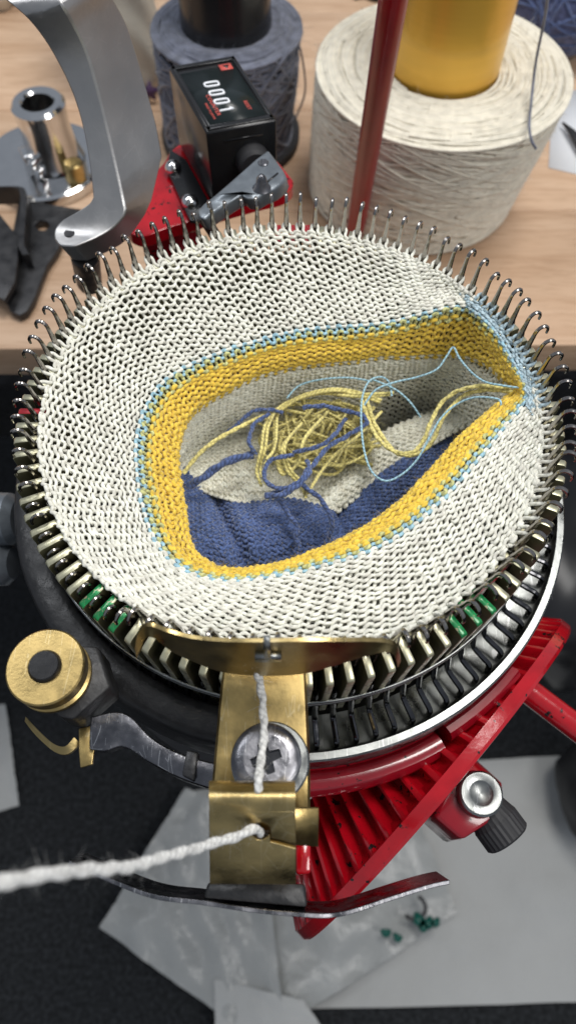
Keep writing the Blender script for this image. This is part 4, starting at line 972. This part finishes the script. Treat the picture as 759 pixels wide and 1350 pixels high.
f = MB(); fuzz(f, np.vstack(fy[0]), np.vstack(fy[1]), 6000, .16, .003, 1, .6); f.build('yellow_fibres', M['yellow_yarn'], sock, recalc=False, kind='stuff')

# crumpled foot lying inside the tube: four knitted patches
def patch(name, top, bot, zt0, zb0, bulge, nw, nr, mat, yr, seed, fold=None):
    n = nw * 4 + 1; m = nr * 4 + 1
    T_ = resample(spline([at(x, y, zt0) for x, y in top], 8), n); B_ = resample(spline([at(x, y, zb0) for x, y in bot], 8), n)
    v = np.linspace(0, 1, m)[:, None, None]; u = np.linspace(0, 1, n)[None, :, None]
    Gp = T_[None] * (1 - v) + B_[None] * v
    r = np.random.default_rng(seed)
    Gp = Gp + np.array([0, 0, 1.0]) * (bulge * np.sin(pi * v) * (.6 + .4 * np.sin(pi * u)))
    Gp = Gp + np.array([0, 0, 1.0]) * .10 * np.sin(u * 7 + v * 5 + seed)
    if fold is not None:
        d = u - (fold[0] + fold[1] * v); Gp = Gp - np.array([0, 0, 1.0]) * fold[2] * np.exp(-(d / .05) ** 2)
    s_ = Surf(Gp, 4, 4, False)
    if s_.N[m // 2, n // 2][2] < 0: s_.N *= -1
    mb = MB(); st = ([], [])
    for j in range(nr): knit_row(mb, s_, plain(j + .5), 0, nw, yr, hh=.8, b=.035, sides=5, spp=10, jit=.05, store=st)
    o = mb.build(name, mat, sock, recalc=False, kind='stuff')
    MB().grid(Gp - s_.N * .10).build(name + '_lining', mat, sock)
    f = MB(); fuzz(f, np.vstack(st[0]), np.vstack(st[1]), 1100, .13, .0035); f.build(name + '_fibres', mat, sock, recalc=False, kind='stuff')
patch('cream_foot', [(226, 590), (280, 572), (340, 560), (400, 560), (450, 575)], [(236, 625), (270, 650), (320, 664), (380, 665), (440, 680)], -4.0, -3.25, .25, 30, 14, M['cream_yarn'], .047, 1)
patch('navy_heel', [(236, 608), (258, 636), (295, 655), (340, 662), (385, 661), (440, 676)], [(232, 765), (280, 790), (340, 795), (400, 775), (470, 745)], -3.2, -3.4, .55, 30, 20, M['navy_yarn'], .050, 2, (.30, .18, .35))
patch('cream_foot', [(430, 615), (480, 582), (540, 556), (620, 530)], [(418, 700), (470, 655), (535, 608), (620, 560)], -3.6, -3.3, .25, 24, 12, M['cream_yarn'], .050, 3)
patch('navy_toe', [(414, 697), (468, 652), (533, 606), (620, 556)], [(400, 780), (480, 745), (560, 700), (650, 610)], -3.35, -4.2, .15, 28, 18, M['navy_yarn'], .050, 4)
bt = MB().lathe([(.01, -5.3), (4.2, -5.3), (5.0, -4.9)], (0, -.5, 0), 40); bt.build('tube_bottom', M['cream_yarn'], sock)

# ------------------------------------------------------------------ loose yarn ends
def strand(name, pts, r, mat, label, cat='yarn end', group=None, n=10, wig=.0, fuzzn=0, fl=.2, plies=1, fr=.004, fmat=None):
    P = spline([at(*p) if len(p) == 3 else p for p in pts], n)
    if wig: P = P + np.cumsum(RNG.normal(size=P.shape), axis=0) * wig * .15 + RNG.normal(size=P.shape) * wig * .1
    mb = MB()
    if plies == 1: mb.tube(P, r, 8)
    else:
        T = np.gradient(P, axis=0); T /= np.linalg.norm(T, axis=1)[:, None]; P2 = resample(P, max(24, int(np.sum(np.linalg.norm(np.diff(P, axis=0), axis=1)) / (r * .9))))
        T = np.gradient(P2, axis=0); T /= np.linalg.norm(T, axis=1)[:, None]; U = np.cross(T, [.2, .1, 1.]); U /= np.linalg.norm(U, axis=1)[:, None]; W_ = np.cross(T, U)
        s_ = np.r_[0, np.cumsum(np.linalg.norm(np.diff(P2, axis=0), axis=1))]
        for k in range(plies):
            ph = s_ / (r * 11) * PI2 + k * PI2 / plies
            mb.tube(P2 + (U * np.cos(ph)[:, None] + W_ * np.sin(ph)[:, None]) * r * .27, r * .74, 8)
    P = resample(P, 400)
    if fuzzn: fuzz(mb, P, RNG.normal(size=P.shape), fuzzn, fl, fr)
    return tag(mb.build(name, mat, recalc=False), label, cat, group)
# pale yellow tangle
c = at(425, 568, -2.5); mb = MB(); allp = []
for k in range(44):
    m_ = 6; ang_ = RNG.random() * 6; q = []
    for i in range(m_):
        ang_ += RNG.uniform(.5, 1.5); rad_ = RNG.uniform(.35, 1.0)
        q.append(c + V(1.35 * rad_ * cos(ang_) + .45 * sin(2.3 * i + k) + RNG.normal() * .18, 1.0 * rad_ * sin(ang_) + .25 * cos(1.7 * i + k) + RNG.normal() * .15, RNG.uniform(-.6, .25)))
    P = spline(q, 10); mb.tube(P, RNG.uniform(.024, .046), 7); allp.append(P)
for pts in ([(515, 520), (470, 522), (420, 518), (370, 535), (350, 560), (345, 590), (338, 620), (345, 640)], [(500, 530), (450, 515), (400, 522), (365, 545), (360, 590), (348, 612)], [(395, 560), (372, 590), (378, 620), (395, 640), (402, 655)], [(500, 545), (470, 575), (440, 600), (420, 625), (405, 650)], [(430, 545), (400, 580), (392, 610), (372, 625), (362, 600)]):
    P = spline([at(x, y, -2.0 + .2 * sin(i * 1.7)) for i, (x, y) in enumerate(pts)], 10)
    for _ in range(2): mb.tube(P + V(.05 * _, .04 * _, .03 * _) + np.cumsum(RNG.normal(size=P.shape), axis=0) * .004, .042, 7)
    allp.append(P)
P = np.vstack(allp); fuzz(mb, P, RNG.normal(size=P.shape), 7500, .30, .0032)
tag(mb.build('yellow_tangle', M['pale_yellow_yarn'], recalc=False), 'tangled clump of pale yellow yarn lying inside the knitted tube', 'yarn tangle')
zn = -1.75
navy = [([(300, 571, -2.2), (329, 547, -2.0), (352, 541, -1.9), (375, 546, -2.0)], .06, 'navy yarn end arching up at the left edge of the yellow tangle'),
        ([(400, 538, zn), (427, 537, zn + .1), (454, 543, zn + .1), (474, 550, zn), (481, 561, zn), (462, 573, zn), (433, 590, zn), (410, 614, zn + .1), (396, 631, zn + .1), (370, 643, zn), (347, 652, zn - .2)], .068, 'long navy yarn curling over the top of the yellow tangle'),
        ([(355, 545, zn), (335, 560, zn), (327, 582, zn), (336, 600, zn - .3)], .06, 'short navy loop at the left side of the yellow tangle'),
        ([(456, 552, zn), (442, 573, zn + .1), (422, 587, zn + .1), (387, 596, zn)], .062, 'navy yarn crossing the middle of the yellow tangle'),
        ([(387, 599, zn), (358, 604, zn), (348, 622, zn), (355, 640, zn), (378, 645, zn + .1), (405, 626, zn + .15), (400, 608, zn)], .062, 'navy yarn knotted in a small ring below the yellow tangle'),
        ([(398, 636, zn + .1), (412, 648, zn), (430, 664, zn - .2), (441, 689, -2.2), (434, 712, -2.5)], .066, 'navy yarn hanging down to the right of the knot'),
        ([(365, 655, -2.0), (384, 682, -2.2), (394, 697, -2.3), (391, 711, -2.4), (398, 726, -2.5)], .060, 'navy yarn hanging straight down over the navy heel'),
        ([(350, 653, -1.8), (372, 650, -1.7), (397, 636, -1.6), (408, 617, -1.6)], .085, 'thick navy double yarn forming the knot below the yellow tangle'),
        ([(250, 640, -2.5), (268, 630, -2.3), (293, 613, -2.1), (331, 603, -2.1)], .11, 'thick fuzzy navy yarn at the left above the navy heel')]
for k, (p, r, lab) in enumerate(navy): strand('navy_yarn', p, r, M['navy_strand'], lab, group='navy yarn ends inside the tube', wig=.05, fuzzn=90, fl=.12, plies=2)
yel = [([(242, 624, -2.2), (262, 602, -2.0), (285, 582, -1.9), (312, 567, -1.9), (350, 548, -2.1)], .062, 'pale yellow yarn running left from the tangle to the yellow band'),
       ([(476, 528, -1.9), (486, 552, -1.8), (500, 578, -1.75), (520, 594, -1.7), (545, 596, -1.6), (560, 580, -1.5), (570, 555, -1.3), (585, 530, -1.1), (605, 515, -.8), (635, 508, -.45), (676, 511, -.15)], .058, 'long pale yellow yarn looping right from the tangle up to the tip of the opening'),
       ([(482, 526, -1.9), (492, 556, -1.8), (508, 584, -1.75), (524, 599, -1.7), (548, 599, -1.6), (566, 583, -1.5), (577, 556, -1.3), (593, 534, -1.1), (612, 520, -.8), (640, 514, -.45), (678, 516, -.15)], .058, 'second pale yellow yarn lying close beside the long looping one')]
for p, r, lab in yel: strand('yellow_yarn', p, r, M['pale_yellow_yarn'], lab, group='pale yellow yarn ends inside the tube', wig=.03, fuzzn=120, fl=.13, plies=2)
bl = [([(690, 512, .1), (660, 508, .0), (638, 503, -.2), (620, 490, -.4), (605, 472, -.6), (597, 458, -.6), (588, 470, -.7), (575, 487, -.9), (550, 497, -1.1), (520, 504, -1.2), (495, 514, -1.3), (480, 534, -1.5)], 'pale blue thread rising to a sharp peak just below the yellow band'),
      ([(660, 534, .05), (655, 526, .05), (625, 524, -.2), (600, 534, -.5), (580, 552, -.7), (565, 578, -.9), (550, 605, -1.0), (530, 625, -1.0), (508, 634, -1.0), (490, 622, -1.1), (480, 595, -1.2), (476, 560, -1.3), (477, 525, -1.4), (486, 503, -1.5), (502, 497, -1.6), (513, 505, -1.7), (516, 522, -1.8)], 'long pale blue thread hanging in a big oval loop beside the yellow tangle'),
      ([(490, 500, -1.6), (520, 513, -1.7), (540, 530, -1.8), (554, 550, -2.0)], 'short pale blue thread on the inner wall right of the tangle'),
      ([(378, 525, -1.9), (395, 508, -1.8), (425, 500, -1.7), (460, 498, -1.7), (490, 503, -1.6)], 'pale blue thread arching faintly over the top of the yellow tangle')]
for p, lab in bl: strand('blue_thread', p, .026, M['blue_yarn'], lab, 'thread', 'pale blue threads inside the tube', plies=1)
# feeding yarn: up over the screw into the guard, and the end coming in from the left towards the camera
strand('feed_yarn', [(343, 1055, .7), (340, 1034, 1.22), (341, 1000, .62), (345, 965, .5), (344, 935, .48), (340, 905, .60), (336, 886, 1.0), (333, 871, 1.55), (333, 868, 1.55)], .078, M['white_yarn'], 'white yarn running up over the screw into the eye of the brass guard', 'yarn', wig=.03, fuzzn=130, fl=.16, plies=2)
strand('feed_yarn', [(343, 1098, .5), (330, 1093, .85), (305, 1104, 1.15), (270, 1118, 1.6), (230, 1131, 2.3), (190, 1143, 3.0), (150, 1150, 3.7), (100, 1156, 4.4), (50, 1160, 5.0), (0, 1166, 5.5), (-90, 1176, 6.1)], .080, M['white_yarn'], 'thick twisted white yarn coming in from the left edge to the brass guide', 'yarn', wig=.03, fuzzn=420, fl=.16, plies=2, n=14, fr=.0025)
